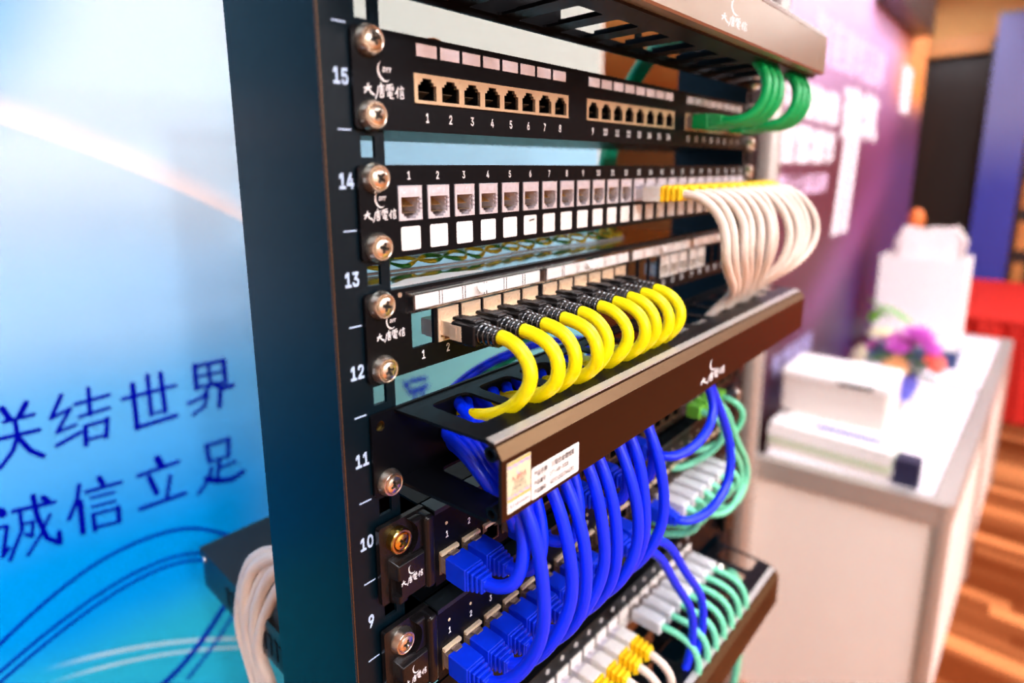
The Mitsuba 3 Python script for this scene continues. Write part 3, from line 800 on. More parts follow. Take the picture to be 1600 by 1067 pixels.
CAV14 = shape(join(plate(jo.buffer(0.5), 12, 12.5), box(-5.8, 5.8, 2, 12, -4.95, -4.6)), 'm_contact_dark')
PIN14 = shape(pins(8, 1.1, 11, 3.0, 2.4, -1.8), 'm_contact')
SQ14 = decal(rrect(-6.1, 6.1, -5.8, 5.8, 1.1), 'm_white_label', key='sq14')
for i, x in enumerate(jx):
    k = put(t, 'jack', JACK14, (x, 0, -77.7)); put(k, 'cavity', CAV14, (x, 0, -77.7)); put(k, 'contacts', PIN14, (x, 0, -77.7))
    put(t, 'label_square', SQ14, (x, 0, -94.8))
    put(t, 'number_print', number(str(i + 1), 3.7), (x, 0, -64.6))
put(t, 'ink_mark', decal(strokes([([(-1.5, 0), (2, .5)], .5), ([(-2.5, -.4), (1.6, .2)], .4)]), 'm_ink', 0.3), (jx[5] + 1.5, -0.15, -92.0))
screws(t, Z14, n=1)
put(t, 'logo_print', logo(0.80), (11.2, 0, -82.3))

# ------------------------------------------------------------------ patch panel with label strip and yellow cords (units 13-12)
Z12 = -2 * PITCH
t = P12 = thing('patch_panel', 'black patch panel at unit 12 with clear label strips over the yellow-corded jacks', 'patch panel')
ox = [27.3 + 7.3 + 17.2 * (i % 6) + 106.0 * (i // 6) for i in range(24)]
put(t, 'faceplate', faceplate(Z12, [sbox(x - 7.4, -150.8, x + 7.4, -132.6) for x in ox], extra=(box(16, W - 16, 2, 5, Z12 - 2.0, Z12 - 0.5),)))
put(t, 'rear_tray', shape(join(box(18, 378, 4, 96, -122.0, -120.8), box(18, 378, 94.5, 96, -120.8, -119.5)), 'm_tray'))
jo12 = unary_union([sbox(-5.8, -6.6, 5.8, 1.0), sbox(-3.0, -8.2, 3.0, -6.4)])
fr12 = sbox(-6.0, 3.0, 6.0, 7.2)
JACKM = join(plate(sbox(-7.3, -9.0, 7.3, 9.0).difference(jo12), -0.8, 1.2), plate(fr12.difference(fr12.buffer(-0.5)), -1.15, -0.8), plate(affinity.translate(letters('CAT.6', 2.6, False, 2, 0.95), 0, 5.1), -1.1, -0.8),
             plate(jo12.buffer(0.7, join_style=2).difference(jo12), 1.2, 14))
JACK12 = shape(JACKM, 'm_jack_tan')
JACK12W = shape(JACKM, 'm_white_plug')
CAV12 = shape(plate(jo12.buffer(0.5), 14, 14.5), 'm_dark')
for i, x in enumerate(ox):
    if 1 <= i <= 11 or 15 <= i <= 19:
        k = put(t, 'jack', JACK12 if i < 12 else JACK12W, (x, 0, -142.0)); put(k, 'cavity', CAV12, (x, 0, -142.0))
    put(t, 'number_print', number(str(i + 1), 4.4), (x - 0.3, 0, -155.3))
hold = [(-0.2, -120.8), (-5.6, -121.6), (-6.6, -122.6), (-7.0, -129.4), (-5.6, -130.6), (-0.2, -131.6), (-0.2, -131.0), (-5.2, -130.0), (-6.2, -129.0), (-5.8, -123.2), (-5.0, -122.3), (-0.2, -121.5)]
for g in range(4):
    x0 = 23.6 + 106.0 * g
    k = put(t, 'label_holder', shape(join(bar_x(hold, x0, x0 + 104.6), box(x0, x0 + 0.8, -6.3, -0.2, -131, -121.6), box(x0 + 103.8, x0 + 104.6, -6.3, -0.2, -131, -121.6)), 'm_acrylic'))
    put(k, 'paper_insert', shape(box(x0 + 3, x0 + 101.6, -4.2, -3.8, -129.6, -122.8), 'm_paper'))
    put(k, 'divider_print', shape(join(*[box(x0 + 3 + 16.6 * i - a, x0 + 3 + 16.6 * i - a + 0.35, -4.35, -4.2, -129.6, -122.8) for i in range(1, 6) for a in (1.0, -1.0)]), 'm_ink'))
    put(k, 'clip', shape(plate(Point(48, -123.0).buffer(4.6).intersection(sbox(0, -140, 99, -122.9)), -7.6, -7.0), 'm_white_label'), (x0, 0, 0))
screws(t, Z12, n=2)
put(t, 'logo_print', logo(0.74), (14.2, 0, -140.6))
put(t, 'ear_hole', decal(Point(0, 0).buffer(1.3), 'm_nickel', key='eh'), (20.5, 0, -121.9))
k = put(None, 'tray_sticker', shape(slab(Polygon([(24, 16), (52, 8), (56, 10), (92, 6), (95, 16), (72, 26), (66, 24), (46, 27)]), -120.8, -120.5), 'm_white_label')); tag(k, 'white paper sticker lying on the tray behind the label strips', 'sticker')

# ------------------------------------------------------------------ cable managers
def manager(n, label, slotted=False, tilt=None, cm='m_cover'):
    """One-unit horizontal cable manager: ear plate, two decks with openings, an aluminium front cover."""
    z0 = -n * PITCH
    base = tilt
    t = thing('cable_manager', label, 'cable manager')
    zd, zl = z0 - 1.2, z0 - 39.2
    ear = rrect(0, W, z0 - U + 0.4, z0 - 0.4, 2.0).difference(unary_union([rrect(150 + 98 * i, 240 + 98 * i, z0 - 36, z0 - 6, 5) for i in range(3)] + [Point(5.2, z0 - 7.2).buffer(2.6), Point(W - 5.2, z0 - 7.2).buffer(2.6)]))
    put(t, 'ear_plate', shape(plate(ear, 0, 1.6), 'm_black'), base=base)
    deck = Polygon([(14, 1), (W - 14, 1), (W - 19, -58), (19, -58)])
    if slotted:
        up_ = deck.difference(unary_union([rrect(32 + 38.5 * i, 56 + 38.5 * i, -41, -1, 2.2) for i in range(11)]))
        lo = up_
    else:
        up_ = deck.difference(unary_union([rrect(29 + 34 * i, 55 + 34 * i, -44, -9, 5) for i in range(13)]))
        lo = deck.difference(unary_union([rrect(36 + 34 * i, 64 + 34 * i, -52, -8, 4) for i in range(12)]))
    put(t, 'upper_deck', shape(slab(up_, zd - 1.4, zd), 'm_black'), base=base)
    put(t, 'lower_deck', shape(join(slab(lo, zl - 1.6, zl), *([box(32 + 38.5 * i - 1.4, 32 + 38.5 * i, -41, -1, zl - 1, zl + 5) for i in range(11)] if slotted else [])), 'm_black'), base=base)
    x0, x1 = 20.0, W - 22.0
    cov = [(-56.5, z0 - 1.4), (-62.0, z0 - 1.9), (-62.3, z0 - 3.4), (-63.2, z0 - 3.4), (-66.4, z0 - 8.4), (-66.4, z0 - 38.0), (-65.2, z0 - 39.2), (-57.5, z0 - 39.2), (-57.5, z0 - 37.6), (-64.6, z0 - 37.2), (-64.6, z0 - 9.0), (-60.5, z0 - 4.0), (-56.5, z0 - 3.2)]
    k = put(t, 'front_cover', shape(bar_x(cov, x0, x1), cm), base=base)
    put(k, 'rail', shape(bar_x([(-57, z0 - 0.9), (-62.0, z0 - 1.4), (-62.1, z0 - 2.2), (-57, z0 - 1.6)], x0 + 0.3, x1 - 0.3), 'm_rail'), base=base)
    put(k, 'edge_trim', shape(bar_x([(-63.1, z0 - 3.0), (-66.7, z0 - 8.5), (-66.2, z0 - 8.9), (-62.7, z0 - 3.4)], x0 + 0.1, x1 - 0.1), 'm_trim'), base=base)
    for yy, zz in ((-60.6, z0 - 7.0), (-60.8, z0 - 35.6)):
        ring = lathe([(2.1, -3), (3.5, -3), (3.5, 3), (2.1, 3), (2.1, -3)], 20)
        ring.apply_transform(trimesh.transformations.rotation_matrix(math.pi / 2, (0, 0, 1))); ring.apply_translation((x0 + 2, yy, zz))
        put(k, 'end_hook', shape(ring, 'm_black', 30), base=base)
    put(k, 'logo_print', logo(0.98, 'm_print', False, 1.85), (W / 2 + 5, -66.4, z0 - 30.0), base=base)
    for x in (8.75, W - 8.75): put_screw(t, SCREW[0], (x, 0, z0 - 38.1), base)
    for x in (5.2, W - 5.2): put(t, 'cage_nut', shape(box(-4, 4, 1.8, 5, -4, 4), 'm_brass'), (x, 0, z0 - 7.2), base=base)
    return t, z0


MT, _ = manager(-1, 'slotted cable manager with a bright metal cover at the top of the rack', True, None, 'm_cover_top')
M11, z0 = manager(3, 'black cable manager at unit 11 with a bronze cover that carries two stickers')
cover = M11 + '__front_cover'
SX = 22.2
k = put(None, 'seal_sticker', decal(rrect(0, 16.4, -24.4, 0, 0.8), 'm_holo_yellow', 0.12, key='seal'), (23.4, -66.4, -188.9)); tag(k, 'small yellow and lilac seal sticker on the left end of the bronze cover', 'sticker')
for nm, m, z_, h_ in (('gold_band', 'm_holo_gold', -0.9, 0.9), ('gold_band', 'm_holo_gold', -18.4, 0.9), ('lilac_band', 'm_holo_lilac', -2.4, 1.1), ('lilac_band', 'm_holo_lilac', -17.0, 0.8), ('grey_foot', 'm_silver_label', -21.8, 4.6)):
    if 'lilac' in nm:
        xs = np.linspace(0.2, 16.2, 24); pl = Polygon([(x, z_ + h_ / 2 + 0.35 * math.sin(x * 1.6)) for x in xs] + [(x, z_ - h_ / 2 + 0.35 * math.sin(x * 1.6 + 0.6)) for x in xs[::-1]])
    else: pl = sbox(0.3, z_ - h_ / 2, 16.1, z_ + h_ / 2)
    put(k, nm, decal(pl, m, 0.05), (23.4, -66.52, -188.9))
put(k, 'logo_print', decal(affinity.translate(logo_poly(0.42, False).intersection(sbox(-9, 1.4, 9, 9)), 8, -9.2), 'm_holo_lilac', 0.08), (23.4, -66.52, -188.9))
put(k, 'red_print', decal(affinity.translate(logo_poly(0.42, False).intersection(sbox(-9, -9, 9, 1.39)), 8, -8.6), 'm_holo_red', 0.08), (23.4, -66.52, -188.9))
for tx, z_, h_ in (('欢迎使用', -11.2, 1.9), ('大唐电信产品', -13.4, 1.7)): put(k, 'text_print', decal(affinity.translate(letters(tx, h_, True, 1, 0.9, 0, 0, 1.5), 8.2, z_), 'm_holo_grey', 0.06), (23.4, -66.52, -188.9))
put(k, 'text_print', decal(affinity.translate(letters('刮开涂层 查验真伪', 1.5, True, 1, 1.0, 0, 0, 1.5), 8.2, -21.6), 'm_holo_grey', 0.06), (23.4, -66.57, -188.9))
for z_ in (-15.2, -16.0): put(k, 'text_print', decal(affinity.translate(sbox(-6, -.12, 6, .12), 8.2, z_), 'm_holo_grey', 0.06), (23.4, -66.52, -188.9))
k = put(None, 'product_label', decal(rrect(0, 38.2, -16.0, 0, 1.2), 'm_white_label', 0.12, key='plabel'), (40.4, -66.4, -198.0)); tag(k, 'white product label with black Chinese lettering on the bronze cover', 'label')


def line_of(txt, x, z, h, cjk, sq=0.9, b=2):
    g = letters(txt, h, cjk, b, sq, 0, 0, 1.0); return affinity.translate(g, x - g.bounds[0], z)


for parts_ in ((('产品名称', 1.6, -3.6, 2.9, 1, .82), (':', 11.6, -3.6, 1.6, 0, .9), ('1U', 15.0, -3.4, 2.7, 0, .62), ('铝合金理线架', 18.0, -3.4, 3.0, 1, .82)),
               (('产品编号', 1.6, -8.2, 2.6, 1, .82), (':', 11.0, -8.2, 1.5, 0, .9), ('DTT-M8-3000', 13.8, -8.0, 2.1, 0, .72)),
               (('产品编码', 1.6, -12.6, 2.6, 1, .82), (':', 11.0, -12.6, 1.5, 0, .9), ('A2911801044581', 14.0, -12.4, 2.2, 0, .72))):
    put(k, 'text_print', decal(unary_union([line_of(a, b, c, d, bool(e), s) for a, b, c, d, e, s in parts_]), 'm_ink', 0.05), (40.4, -66.52, -198.0))
put(k, 'rule_print', decal(sbox(1.4, -5.8, 12.4, -5.65), 'm_ink', 0.05), (40.4, -66.52, -198.0))

# ------------------------------------------------------------------ angled-port patch panels with moulded end brackets (units 10 and 9)
def bracket_meshes():
    plate_ = plate(rrect(-1, 29, -43.2, 0, 1.5), -3.0, 0)
    m = to_man(plate_)
    ridge = to_man(rbox(22.5, 29.0, -11.5, -1, -43.0, -0.8, 2.4, 16))
    block = m3.Manifold.batch_hull([to_man(box(3.5, 24, -3, -1, -43, -18.5)), to_man(rbox(5.0, 23, -9.5, -4, -42.6, -20.5, 1.0))])
    slot = to_man(box(1, 6.8, -12, 0, -38, -29)).translate((0, -4.5, 0))
    rim = m3.Manifold.batch_hull([to_man(rbox(14, 24, -8, -2, -20, -1.0, 2.0))]) - m3.Manifold.cylinder(30, 10.4, 10.4, 32, True).rotate((90, 0, 0)).translate((9.6, 0, -9.5))
    notch = to_man(box(10, 22, -14, -1.5, -50, -40.2))
    return to_tri((m + ridge + block + rim) - slot - notch)


BRK = bracket_meshes()
BRKM = trimesh.Trimesh(BRK.vertices * [-1, 1, 1] + [W, 0, 0], BRK.faces[:, ::-1], process=False)
bracket_L, bracket_R = shape(BRK, 'm_black_plastic', 35), shape(BRKM, 'm_black_plastic', 35)
rj = unary_union([sbox(-5.9, -5.6, 5.9, 1.8), sbox(-3.2, 1.6, 3.2, 4.2)])
CAVB = shape(join(cavity(rj, 12), ), 'm_dark')
PORTTAB = shape(box(-6.4, 6.4, -2.2, 0.4, 4.4, 6.2), 'm_tab')
PORTRING = shape(plate(sbox(-6.8, -6.4, 6.8, 5.8).difference(rj), -0.6, 0.6), 'm_contact_dark')
STEELB = shape(join(box(29, W - 29, -11.0, 0, -1.2, 0), box(29, W - 29, -11.0, -9.9, -2.6, -1.2)), 'm_steel_dark')


def moulded_panel(z0, label, brass, base=None):
    t = thing('patch_panel', label, 'patch panel')
    px = [38.4 + 16.75 * i + 2.4 * (i // 6) for i in range(24)]
    fp = sbox(29, -45, W - 29, -1.2).difference(unary_union([affinity.translate(rj, x, -33.0) for x in px]))
    put(t, 'faceplate', shape(plate(fp, -10, -8.5), 'm_black'), (0, 0, z0), base=base)
    put(t, 'top_plate', STEELB, (0, 0, z0), base=base)
    put(t, 'housing', shape(join(box(29, W - 29, 3, 50, -2.6, -1.4), box(29, W - 29, 3, 50, -44.6, -43.4), box(29, W - 29, 48, 50, -43.4, -2.6)), 'm_black'), (0, 0, z0), base=base)
    for nm, b in (('end_bracket', bracket_L), ('end_bracket', bracket_R)): put(t, nm, b, (0, 0, z0), base=base)
    for i, x in enumerate(px):
        k = put(t, 'port', CAVB, (x, -10, z0 - 33), base=base)
        put(k, 'shield_tab', PORTTAB, (x, -10, z0 - 32.2), base=base); put(k, 'shield', PORTRING, (x, -10, z0 - 33), base=base)
        put(t, 'number_print', number(str(i + 1), 3.6), (x - 0.4, -10, z0 - 18.0), base=base)
        put(t, 'status_dot', decal(Point(0, 0).buffer(0.95, quad_segs=4), 'm_print_gold', key='dot'), (x - 0.6, -10, z0 - 11.4), base=base)
    for i, x in enumerate((9.6, W - 9.6)):
        put_screw(t, SCREW_BRASS if (brass and i == 0) else SCREW[2 - i], (x, -3, z0 - 9.5), base)
    put(t, 'logo_print', logo(0.62, 'm_print', False), (13.6, -9.5, z0 - 31.2), base=base)
    return t, px


P10, px10 = moulded_panel(-4 * PITCH, 'black patch panel at unit 10 whose end bracket has a gold screw, with blue cords', True)
P9, px9 = moulded_panel(-5 * PITCH, 'black patch panel at unit 9 with silver-screwed end bracket and a row of blue plugs', False)

t = thing('blank_panel', 'plain black blank panel between the blue plugs and the lowest patch panel', 'panel')
put(t, 'faceplate', shape(plate(rrect(0, W, -6 * PITCH - 58, -6 * PITCH - 0.4, 2), 0, 2), 'm_black'))
for x in (8.75, W - 8.75): put_screw(t, SCREW[2], (x, 0, -6 * PITCH - 30))

# ------------------------------------------------------------------ lowest keystone panel and the manager under it
TILT = T().translate([0.24, 0, -0.4149]).rotate([0, 1, 0], 2.2).translate([-0.24, 0, 0.4149 + 0.002])
Z8 = -7 * PITCH
t = P8 = thing('patch_panel', 'lowest black patch panel, with a dotted strip over cream jacks and yellow-booted plugs', 'patch panel')
kx = [W / 2 + (i - 11.5) * 18.0 for i in range(24)]
put(t, 'faceplate', faceplate(Z8, [sbox(x - 7.4, Z8 - 43, x + 7.4, Z8 - 23) for x in kx[:20]], extra=(box(0, W, -5, 2, Z8 - 1.6, Z8 - 0.4),)), base=TILT)
JK8 = shape(join(plate(sbox(-7.3, -9.9, 7.3, 9.9).difference(jo12), -1.2, 1.0), plate(jo12.buffer(0.7).difference(jo12), 1, 12)), 'm_white_plug')
for i, x in enumerate(kx):
    if i < 20: put(t, 'jack', JK8, (x, 0, Z8 - 33), base=TILT)
    put(t, 'marker_dot', decal(unary_union([Point(0, 0).buffer(2.0, quad_segs=5).difference(Point(0, 0).buffer(1.2, quad_segs=5)), sbox(-1.4, -.3, 1.4, .3)]), 'm_print', key='mdot'), (x, 0, Z8 - 14), base=TILT)
for x in (8.75, W - 8.75):
    for dz in (6.35, 38.1): put_screw(t, SCREW[1], (x, 0, Z8 - dz), TILT)
put(t, 'end_cap', shape(rbox(W - 26, W + 1, -9, -1, Z8 - 43, Z8 - 0.8, 3, 12), 'm_black_plastic', 35), base=TILT)
M8, _ = manager(8, 'lowest cable manager with a dark bronze cover, under the yellow-booted plugs', False, TILT)

# ------------------------------------------------------------------ patch cords (a plug at y = 0 points into the panel, the cord leaves towards -y)
def ring_stack(y0, y1, n, w0, w1, h0, h1, r, core=0.8):
    """A ridged strain relief: n rounded collars on a thinner core."""
    ms, L = [], (y0 - y1) / n
    for i in range(n):
        s = i / max(1, n - 1); w, h = w0 + (w1 - w0) * s, h0 + (h1 - h0) * s
        a = y0 - i * L
        ms.append(rbox(-w, w, a - L * 0.66, a, -h, h, min(r, L * 0.3), 10))
    ms.append(rbox(-w1 * core, w1 * core, y1, y0, -h1 * core, h1 * core, 0.8, 10))
    return join(*ms)


def collar(y0, y1, r0, r1, n):
    prof = [(0, -y0)]
    for i in range(n):
        s = i / n; a = -(y0 + (y1 - y0) * s); L = abs(y1 - y0) / n; r = r0 + (r1 - r0) * s
        prof += [(r * 0.9, a), (r, a + L * .2), (r, a + L * .65), (r * 0.88, a + L * .75), (r * 0.88, a + L)]
    prof += [(r1 * 0.86, -y1), (0, -y1)]
    return lathe(prof, 24)


def latch(y0, y1, z, w=2.4):
    return bar_x([(y0, z), (y1, z + 2.6), (y1, z + 3.4), (y0, z + 0.8)], -w, w)


Y_SHIELD = shape(rbox(-5.7, 5.7, -10, 6, -4.2, 4.0, 0.4), 'm_jack_tan')
Y_BODY = shape(join(rbox(-6.6, 6.6, -26, -9, -6.2, 5.2, 1.3, 12), rbox(-3.6, 3.6, -24, -7, 4.6, 6.6, 0.8, 10), rbox(-4.2, 4.2, -21, -15, 6.0, 7.1, 0.4)), 'm_black_plastic', 40)
Y_SIDE = shape(join(box(-6.9, -6.5, -17, -8.6, -4.6, 3.4), box(-7.1, -6.8, -16.6, -15.4, -3.6, 2.4), box(-7.1, -6.8, -13.6, -12.6, -3.6, 2.4)), 'm_jack_tan')
Y_SLEEVE = shape(collar(-25, -38, 5.7, 5.0, 4), 'm_gloss_black', 40)
B_HEAD = shape(join(rbox(-5.8, 5.8, -6, 8, -4.6, 4.2, 0.4), latch(2, -7, 4.2)), 'm_plug_clear')
B_BODY = shape(join(rbox(-6.6, 6.6, -19.5, -4.5, -6.6, 6.2, 0.8, 12)), 'm_blue_boot', 40)
B_RIDGE = shape(ring_stack(-19.2, -30, 4, 6.0, 4.2, 5.9, 4.2, 0.6), 'm_blue_boot', 40)
W_HEAD = shape(join(rbox(-5.7, 5.7, -8, 6, -4.2, 4.0, 0.4), latch(2, -6, 4.0)), 'm_jack')
W_BODY = shape(rbox(-6.3, 6.3, -21, -7, -5.8, 5.6, 0.9, 12), 'm_white_plug', 40)
W_BOOT = shape(join(ring_stack(-20.6, -37, 4, 6.3, 5.2, 5.8, 4.9, 0.9), *[rbox(a - .7, a + .7, b - .7, b + .7, 4.8, 6.4, .3) for a in (-3, 0, 3) for b in (-22.5, -26.5, -30.5)]), 'm_yellow_boot', 40)
G_BODY = shape(rbox(-6.3, 6.3, -18, -5, -5.8, 5.8, 0.9, 12), 'm_green', 40)
G_RIDGE = shape(ring_stack(-17.8, -29, 5, 5.9, 4.4, 5.6, 4.3, 0.6), 'm_green', 40)
L_BODY = shape(rbox(-6.2, 6.2, -17, -5, -5.6, 5.6, 0.8, 12), 'm_lime', 40)
M_BODY = shape(rbox(-6.2, 6.2, -30, -3, -5.4, 5.4, 1.6, 12), 'm_clear_plug', 40)
KIT = {'yellow': [('shield', Y_SHIELD), ('plug_body', Y_BODY), ('side_window', Y_SIDE), ('sleeve', Y_SLEEVE)],
       'blue': [('plug', B_HEAD), ('boot', B_BODY), ('strain_relief', B_RIDGE)],
       'white': [('plug', W_HEAD), ('plug_body', W_BODY), ('boot', W_BOOT)],
       'green': [('plug', B_HEAD), ('boot', G_BODY), ('strain_relief', G_RIDGE)],
       'lime': [('plug', B_HEAD), ('boot', L_BODY)],
       'mint': [('plug', B_HEAD), ('plug_body', M_BODY)]}
CORD = {'yellow': ('m_yellow', 3.7), 'blue': ('m_blue', 3.45), 'white': ('m_white_cord', 3.3), 'green': ('m_green', 3.9), 'lime': ('m_mint', 2.9), 'mint': ('m_mint', 2.9)}


def cord(kind, x, y, z, path, label, group, r=None, m=None, n=36, base=None):
    """One patch cord: plug and boot at (x, y, z) plus its cable through path."""
    t = thing('patch_cord', label, 'cable', group)
    for nm, d in KIT[kind]: put(t, nm, d, (x, y, z), base=base)
    cm, cr = CORD[kind]
    put(t, 'cable', shape(tube(path, r or cr, n, 12), m or cm, True), base=base)
    return t


NTH = ['first', 'second', 'third', 'fourth', 'fifth', 'sixth', 'seventh', 'eighth', 'ninth', 'tenth', 'eleventh', 'twelfth']
jit = lambda a: float(rng.uniform(-a, a))
# yellow cords: ports 2 to 11, each looping down into the cable manager
for n in range(10):
    x = ox[n + 1]; a, b = jit(1.2), jit(1.6)
    big = 3.0 if n in (1, 3, 6) else 0.0
    pts = [(x, -34, -143.4), (x, -43, -143.6), (x + 0.5, -52 - a - big, -148.5), (x + 0.8, -56.5 - a - big, -158), (x + 0.4 + b, -53 - a - big, -169), (x - 0.5 + b, -43, -178.5), (x - 1 + b, -31, -185), (x + 2, -14, -191), (x + 12, 4, -197), (x + 30, 20, -198)]
    cord('yellow', x, 0, -143.4, pts, f'yellow patch cord looping into the cable manager, {NTH[n]} yellow one from the left', 'yellow patch cords')
# white cords: ports 13 to 24 of the panel above, sweeping down to the right end of the manager
for n in range(12):
    x = jx[12 + n]; s = n / 11
    xe = 318 + 9.5 * n if n < 7 else 372 + 8.0 * (n - 7)
    bulge = (-62 if n < 7 else -66) + jit(2)
    pts = [(x, -34, -80.5), (x, -42, -81), (x + 3, -52, -86), (x + 6 + jit(1.5), bulge, -103), (x + 4 + jit(1.5), bulge - 3, -124), ((x + xe) / 2 + 4 + jit(1.5), bulge + 4, -147), (xe + 2, -46, -166), (xe, -34, -181), (xe - 3, -24, -195), (xe - 4, -8, -202)]
    if n >= 7: pts[3:6] = [(x + 5, bulge, -103), (x + 2 + jit(1), bulge - 5, -126), (xe + (x - xe) * 0.45, bulge + 3, -150)]
    cord('white', x, 0, -80.5, pts, f'off-white yellow-booted cord sweeping to the manager, {NTH[n]} from the left of its row', 'off-white cords of the middle panel')
# green cords: from the right port block up through the top manager
for n in range(6):
    x = gc[2] + (n - 3.5 + (2 if n > 2 else 0)) * 15.5
    ue = [352, 360, 388, 412, 424, 434][n]
    pts = [(x, -26, -24.5), (x + 2, -36, -25), (x + 6, -48, -21), (x + 9 + jit(1), -56, -8), (x + 10, -55, 8), (x + 10, -48, 20), (x + 4, -40, 34), (x - 20, -30, 45), (x - 60, -22, 48)]
    cord('green', x, 0, -24.2, pts, f'green patch cord curving up into the top manager, {NTH[n]} from the left', 'green patch cords')
# blue cords of unit 10: short loops up into the manager
for n, i in enumerate((0, 1, 3, 6, 8)):
    x = px10[i]; z = -4 * PITCH - 33.5
    up_x = x + (8 if n else 10)
    pts = [(x, -37, z), (x + 1.5, -46, z + 1), (x + 5, -54, z + 7), (up_x, -55, z + 22), (up_x + 1, -51, z + 38), (up_x, -44, z + 56), (up_x - 2, -34, z + 74), (up_x + 4, -14, z + 80), (up_x + 12, 6, z + 84)]
    cord('blue', x, -10, z, pts, f'bright blue patch cord with short loop at unit 10, {NTH[n]} from the left', 'short blue cords of the upper row')
# blue cords of unit 9: long outer loops
for n, i in enumerate(range(8)):
    x = px9[i]; z = -5 * PITCH - 33.5 - 0.3 * n
    ux = x + 13 + (2.5 if n % 2 else -2.5); o = 1.2 * (n % 3)
    pts = [(x, -36, z), (x + 2, -43, z + 1), (x + 6, -52, z + 8), (x + 11, -61 - o, z + 24), (ux + 2, -66 - o, z + 46), (ux + 2, -64 - o, z + 74), (ux, -59, z + 98), (ux - 2, -50, z + 118), (ux - 3, -40, z + 136), (ux + 4, -18, z + 139), (ux + 14, -2, z + 141)]
    cord('blue', x, -10, z, pts, f'blue patch cord with long outer loop from unit 9, {NTH[n]} from the left', 'long blue cords of the lower row', n=44)
# two separate blue loops further right
x = px9[13]; z = -5 * PITCH - 36
cord('blue', x, -10, z - 8, [(x, -37, z - 8), (x + 4, -46, z - 8), (x + 24, -55, z - 4), (x + 46, -60, z + 14), (x + 52, -58, z + 42), (x + 38, -54, z + 76), (x + 22, -50, z + 104), (x + 14, -42, z + 130)],
     'bright blue patch cord curving round the white plugs at unit 9', None, n=44)
x = px10[11]; z = -4 * PITCH - 33.5
cord('blue', x, -10, z, [(x, -37, z), (x + 6, -48, z), (x + 30, -56, z + 6), (x + 52, -56, z + 22), (x + 52, -50, z + 44), (x + 46, -44, z + 60)],
     'bright blue patch cord bending up beside the pale green cords', None)
# mint cords
for n in range(6):
    x = px9[14 + n]; z = -5 * PITCH - 42
    pts = [(x, -36, z), (x + 3, -43, z - 2), (x + 8, -46, z - 12), (x + 8, -40, z - 24), (x + 4, -24, z - 32), (x, -4, z - 36), (x, 20, z - 36)]
    cord('mint', x, -10, z, pts, f'pale mint patch cord with white plug at unit 9, {NTH[n]} from the left', 'mint cords of the unit 9 panel', n=40)
for n in range(4):
    x = px10[17] + 15.5 * n; z = -4 * PITCH - 36
    if n in (1, 2):
        o = 15 * (n - 1)
        pts = [(x, -24, z), (x + 8, -33, z - 9), (x + 28, -37, z - 42), (402 + o, -38, z - 78), (404 + o, -39, z - 98), (392 + o, -38, z - 112), (376 + o, -34, z - 117), (364 + o, -22, z - 118), (358 + o, -2, z - 118)]
    else:
        pts = [(x, -24, z), (x + 3, -36, z - 3), (x + 10, -42, z - 14), (x + 12, -38, z - 32), (x + 2, -26, z - 46), (x - 14, -14, z - 52), (x - 20, 4, z - 54)]
    cord('lime', x, -10, z, pts, f'pale mint patch cord with lime green boot at unit 10, {NTH[n]} from the left', 'lime-booted mint cords', n=44)
# cords of the lowest panel
for n in range(7):
    x = kx[5 + n] - 1; z = Z8 - 34
    pts = [(x, -35, z), (x + 1, -44, z - 2), (x + 4, -52, z - 12), (x + 5, -52, z - 30), (x + 2, -44, z - 48), (x, -34, z - 62), (x - 2, -20, z - 74)]
    cord('white', x, 0, z, pts, f'off-white yellow-booted cord in the lowest panel, {NTH[n]} from the left', 'yellow-booted cords of the lowest panel', base=TILT)
for n in range(7):
    x = kx[13 + n] - 3; z = Z8 - 33
    pts = [(x, -28, z), (x + 2, -40, z - 1), (x + 6, -54, z - 9), (x + 7, -60, z - 26), (x + 3, -56, z - 42), (x - 4, -44, z - 56), (x - 10, -28, z - 66)]
    cord('mint', x, 0, z, pts, f'mint patch cord with white plug in the lowest panel, {NTH[n]} from the left', 'mint cords of the lowest panel', base=TILT)
for n in range(2):
    x = px9[9 + n]; z = -5 * PITCH - 36
    pts = [(x, -37, z), (x + 10, -43, z - 3), (x + 24, -47, z - 14), (238 + 18 * n, -51, -380), (262 + 20 * n, -53, -414), (271 + 20 * n, -53, -446), (265 + 20 * n, -51, -476), (240 + 20 * n, -46, -502)]
    cord('blue', x, -10, z, pts, f'bright blue patch cord dropping from unit 9 over the mint cords, {"left" if n == 0 else "right"} of the two', 'blue cords dropping to the lowest manager', r=3.4, n=44)

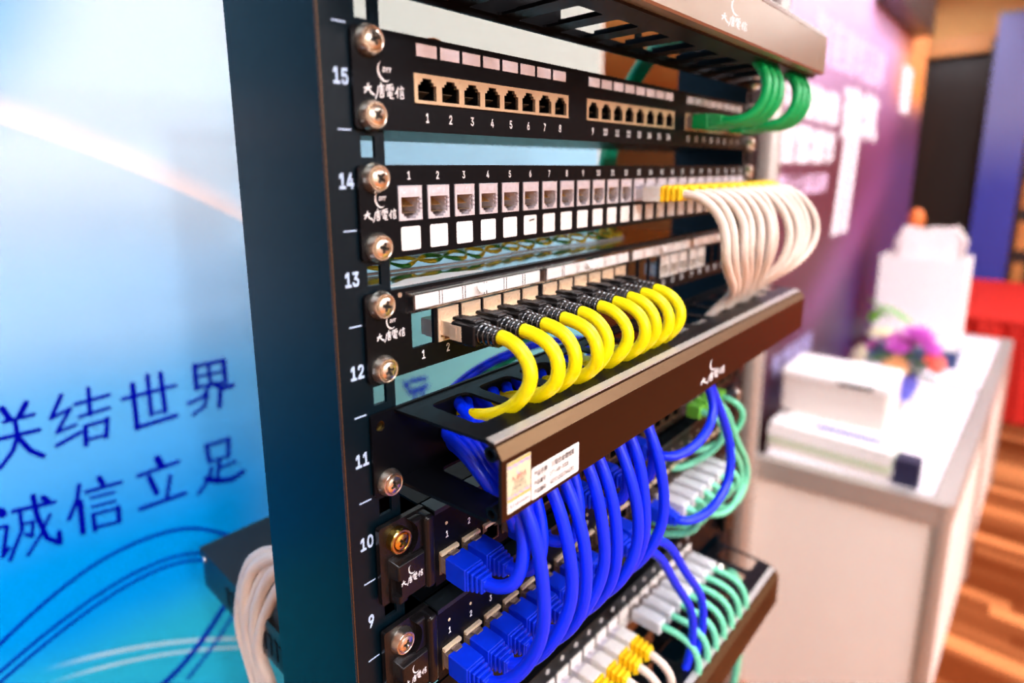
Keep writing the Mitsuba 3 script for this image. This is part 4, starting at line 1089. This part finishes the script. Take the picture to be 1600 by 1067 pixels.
# ------------------------------------------------------------------ loose cables behind and beside the rack
for n in range(4):
    dx = 5.2 * n
    pts = [(250 + dx, -20, 40), (300 + dx, 0, 42), (340 + dx, 45, 38), (352 + dx, 72, 14), (332 + dx, 80, -40), (326 + dx, 80, -90), (318 + dx, 80, -140), (268 + dx, 80, -180), (214 + dx, 80, -203), (158 + dx, 80, -219), (90 + dx, 80, -236), (30, 90, -300)]
    k = put(None, 'green_cable', shape(tube(pts, 4.0, 60, 10), 'm_teal_green', True)); tag(k, 'dark green cable running down behind the panels in a bundle', 'cable', 'green cables behind the panels')
for n in range(5):
    o = [(0, 0), (6, 9), (-5, 17), (2, 26), (9, -10)][n]
    pts = [(40, 95, -300), (18 + o[0] * .4, 118, -316), (6 + o[0] * .5, 136 + o[1], -335), (3 + o[0] * .3, 160 + o[1], -372), (4, 172 + o[1] + o[0] * .5, -405 - 3 * n), (6, 168 + o[1], -440), (10 - o[0], 150 + o[1], -500), (14, 140 + o[1], -620), (18, 140, -760)]
    k = put(None, 'white_cable', shape(tube(pts, 4.4, 56, 10), 'm_white_cord', True)); tag(k, ['off-white cable hanging by the left post, middle of the bundle', 'off-white cable hanging by the left post, just behind the middle one', 'off-white cable hanging by the left post, bulging out to the left', 'off-white cable hanging by the left post, farthest behind the others', 'off-white cable hanging by the left post, nearest the post'][n], 'cable', 'off-white cables hanging by the left post')
for n in range(4):
    o, h = [(0, 0), (7, 1), (3, -6), (12, 4)][n]
    pts = [(84 + o, 3 - n, -199 + h * .6), (60 + o, 0, -199 + h), (44 + o, -6, -200 + h), (39 + o * .8, -18, -200 + h * .8), (38 + o * .6, -31, -206 + h * .6), (39 + o * .6, -41, -215 + h * .4), (44 + o, -47, -226), (50 + o, -48, -240)]
    k = put(None, 'blue_cable', shape(tube(pts, 3.6, 40, 12), 'm_blue', True)); tag(k, 'bright blue cable inside the open left end of the bronze-covered manager', 'cable', 'blue cables in the left end of the manager')
pts = [(22, 20, -214), (16, 30, -226), (20, 34, -238), (50, 44, -238), (89, 56, -222), (108, 60, -213), (129, 60, -205), (166, 60, -200), (230, 64, -204), (330, 70, -230)]
k = put(None, 'blue_cable', shape(tube(pts, 3.6, 50, 10), 'm_blue', True)); tag(k, 'bright blue cable bending round behind the left post above unit 10', 'cable')

# yellow and green earth lead twisted along the tray
t = thing('earth_lead', 'thin yellow and green twisted earth lead lying on the tray behind the label strips', 'cable')
xs = np.linspace(10, 300, 360)
base_y = 56 - 12 * (xs / 300) + 3 * np.sin(xs / 23.0)
bulge = np.abs(np.sin(xs * math.pi / 19.0))
amp = 2.6 * bulge + 3.2 * bulge * np.exp(-((np.mod(xs - 30, 57) - 28) / 9.0) ** 2)
for sgn in (1, -1):
    put(t, 'yellow_green_strand', shape(tube(np.c_[xs, base_y + sgn * amp * 1.2, -115.5 + sgn * amp * 0.55], 0.7 + 0.9 * bulge, raw=True, seg=8), 'm_earth', True))
put(t, 'clear_tie', shape(tube(np.c_[xs[::6], base_y[::6] - 7.0, np.full(60, -119.6)], 0.9, raw=True, seg=8), 'm_clear_plug', True))

# network box behind the left post
t = thing('network_box', 'black metal network box sticking out behind the left post of the rack', 'network device')
put(t, 'case', shape(rbox(5, 445, 88, 271, -415, -379.5, 0.8, 8), 'm_box_black'))
put(t, 'lid', shape(join(box(3.8, 446, 88, 272.2, -379.6, -378.4), box(3.8, 5, 88, 272.2, -386, -378.4)), 'm_box_black'))
put(t, 'screw', shape(lathe([(0, 0), (2.6, 0), (2.2, 1.2), (0, 1.5)], 16).apply_transform(trimesh.transformations.rotation_matrix(-math.pi / 2, (0, 0, 1))), 'm_nickel', 30), (4.0, 262, -385))
put(t, 'vent', shape(join(*[box(4.2, 5.2, 120 + 9 * i, 125 + 9 * i, -408, -392) for i in range(12)]), 'm_dark'))
k = put(None, 'mint_cable', shape(tube([(478, -8, -520), (480, -22, -540), (479, -26, -580), (476, -24, -660), (470, -10, -760)], 4.2, 40, 10), 'm_mint', True)); tag(k, 'mint cable hanging straight down below the right end of the lowest manager', 'cable')
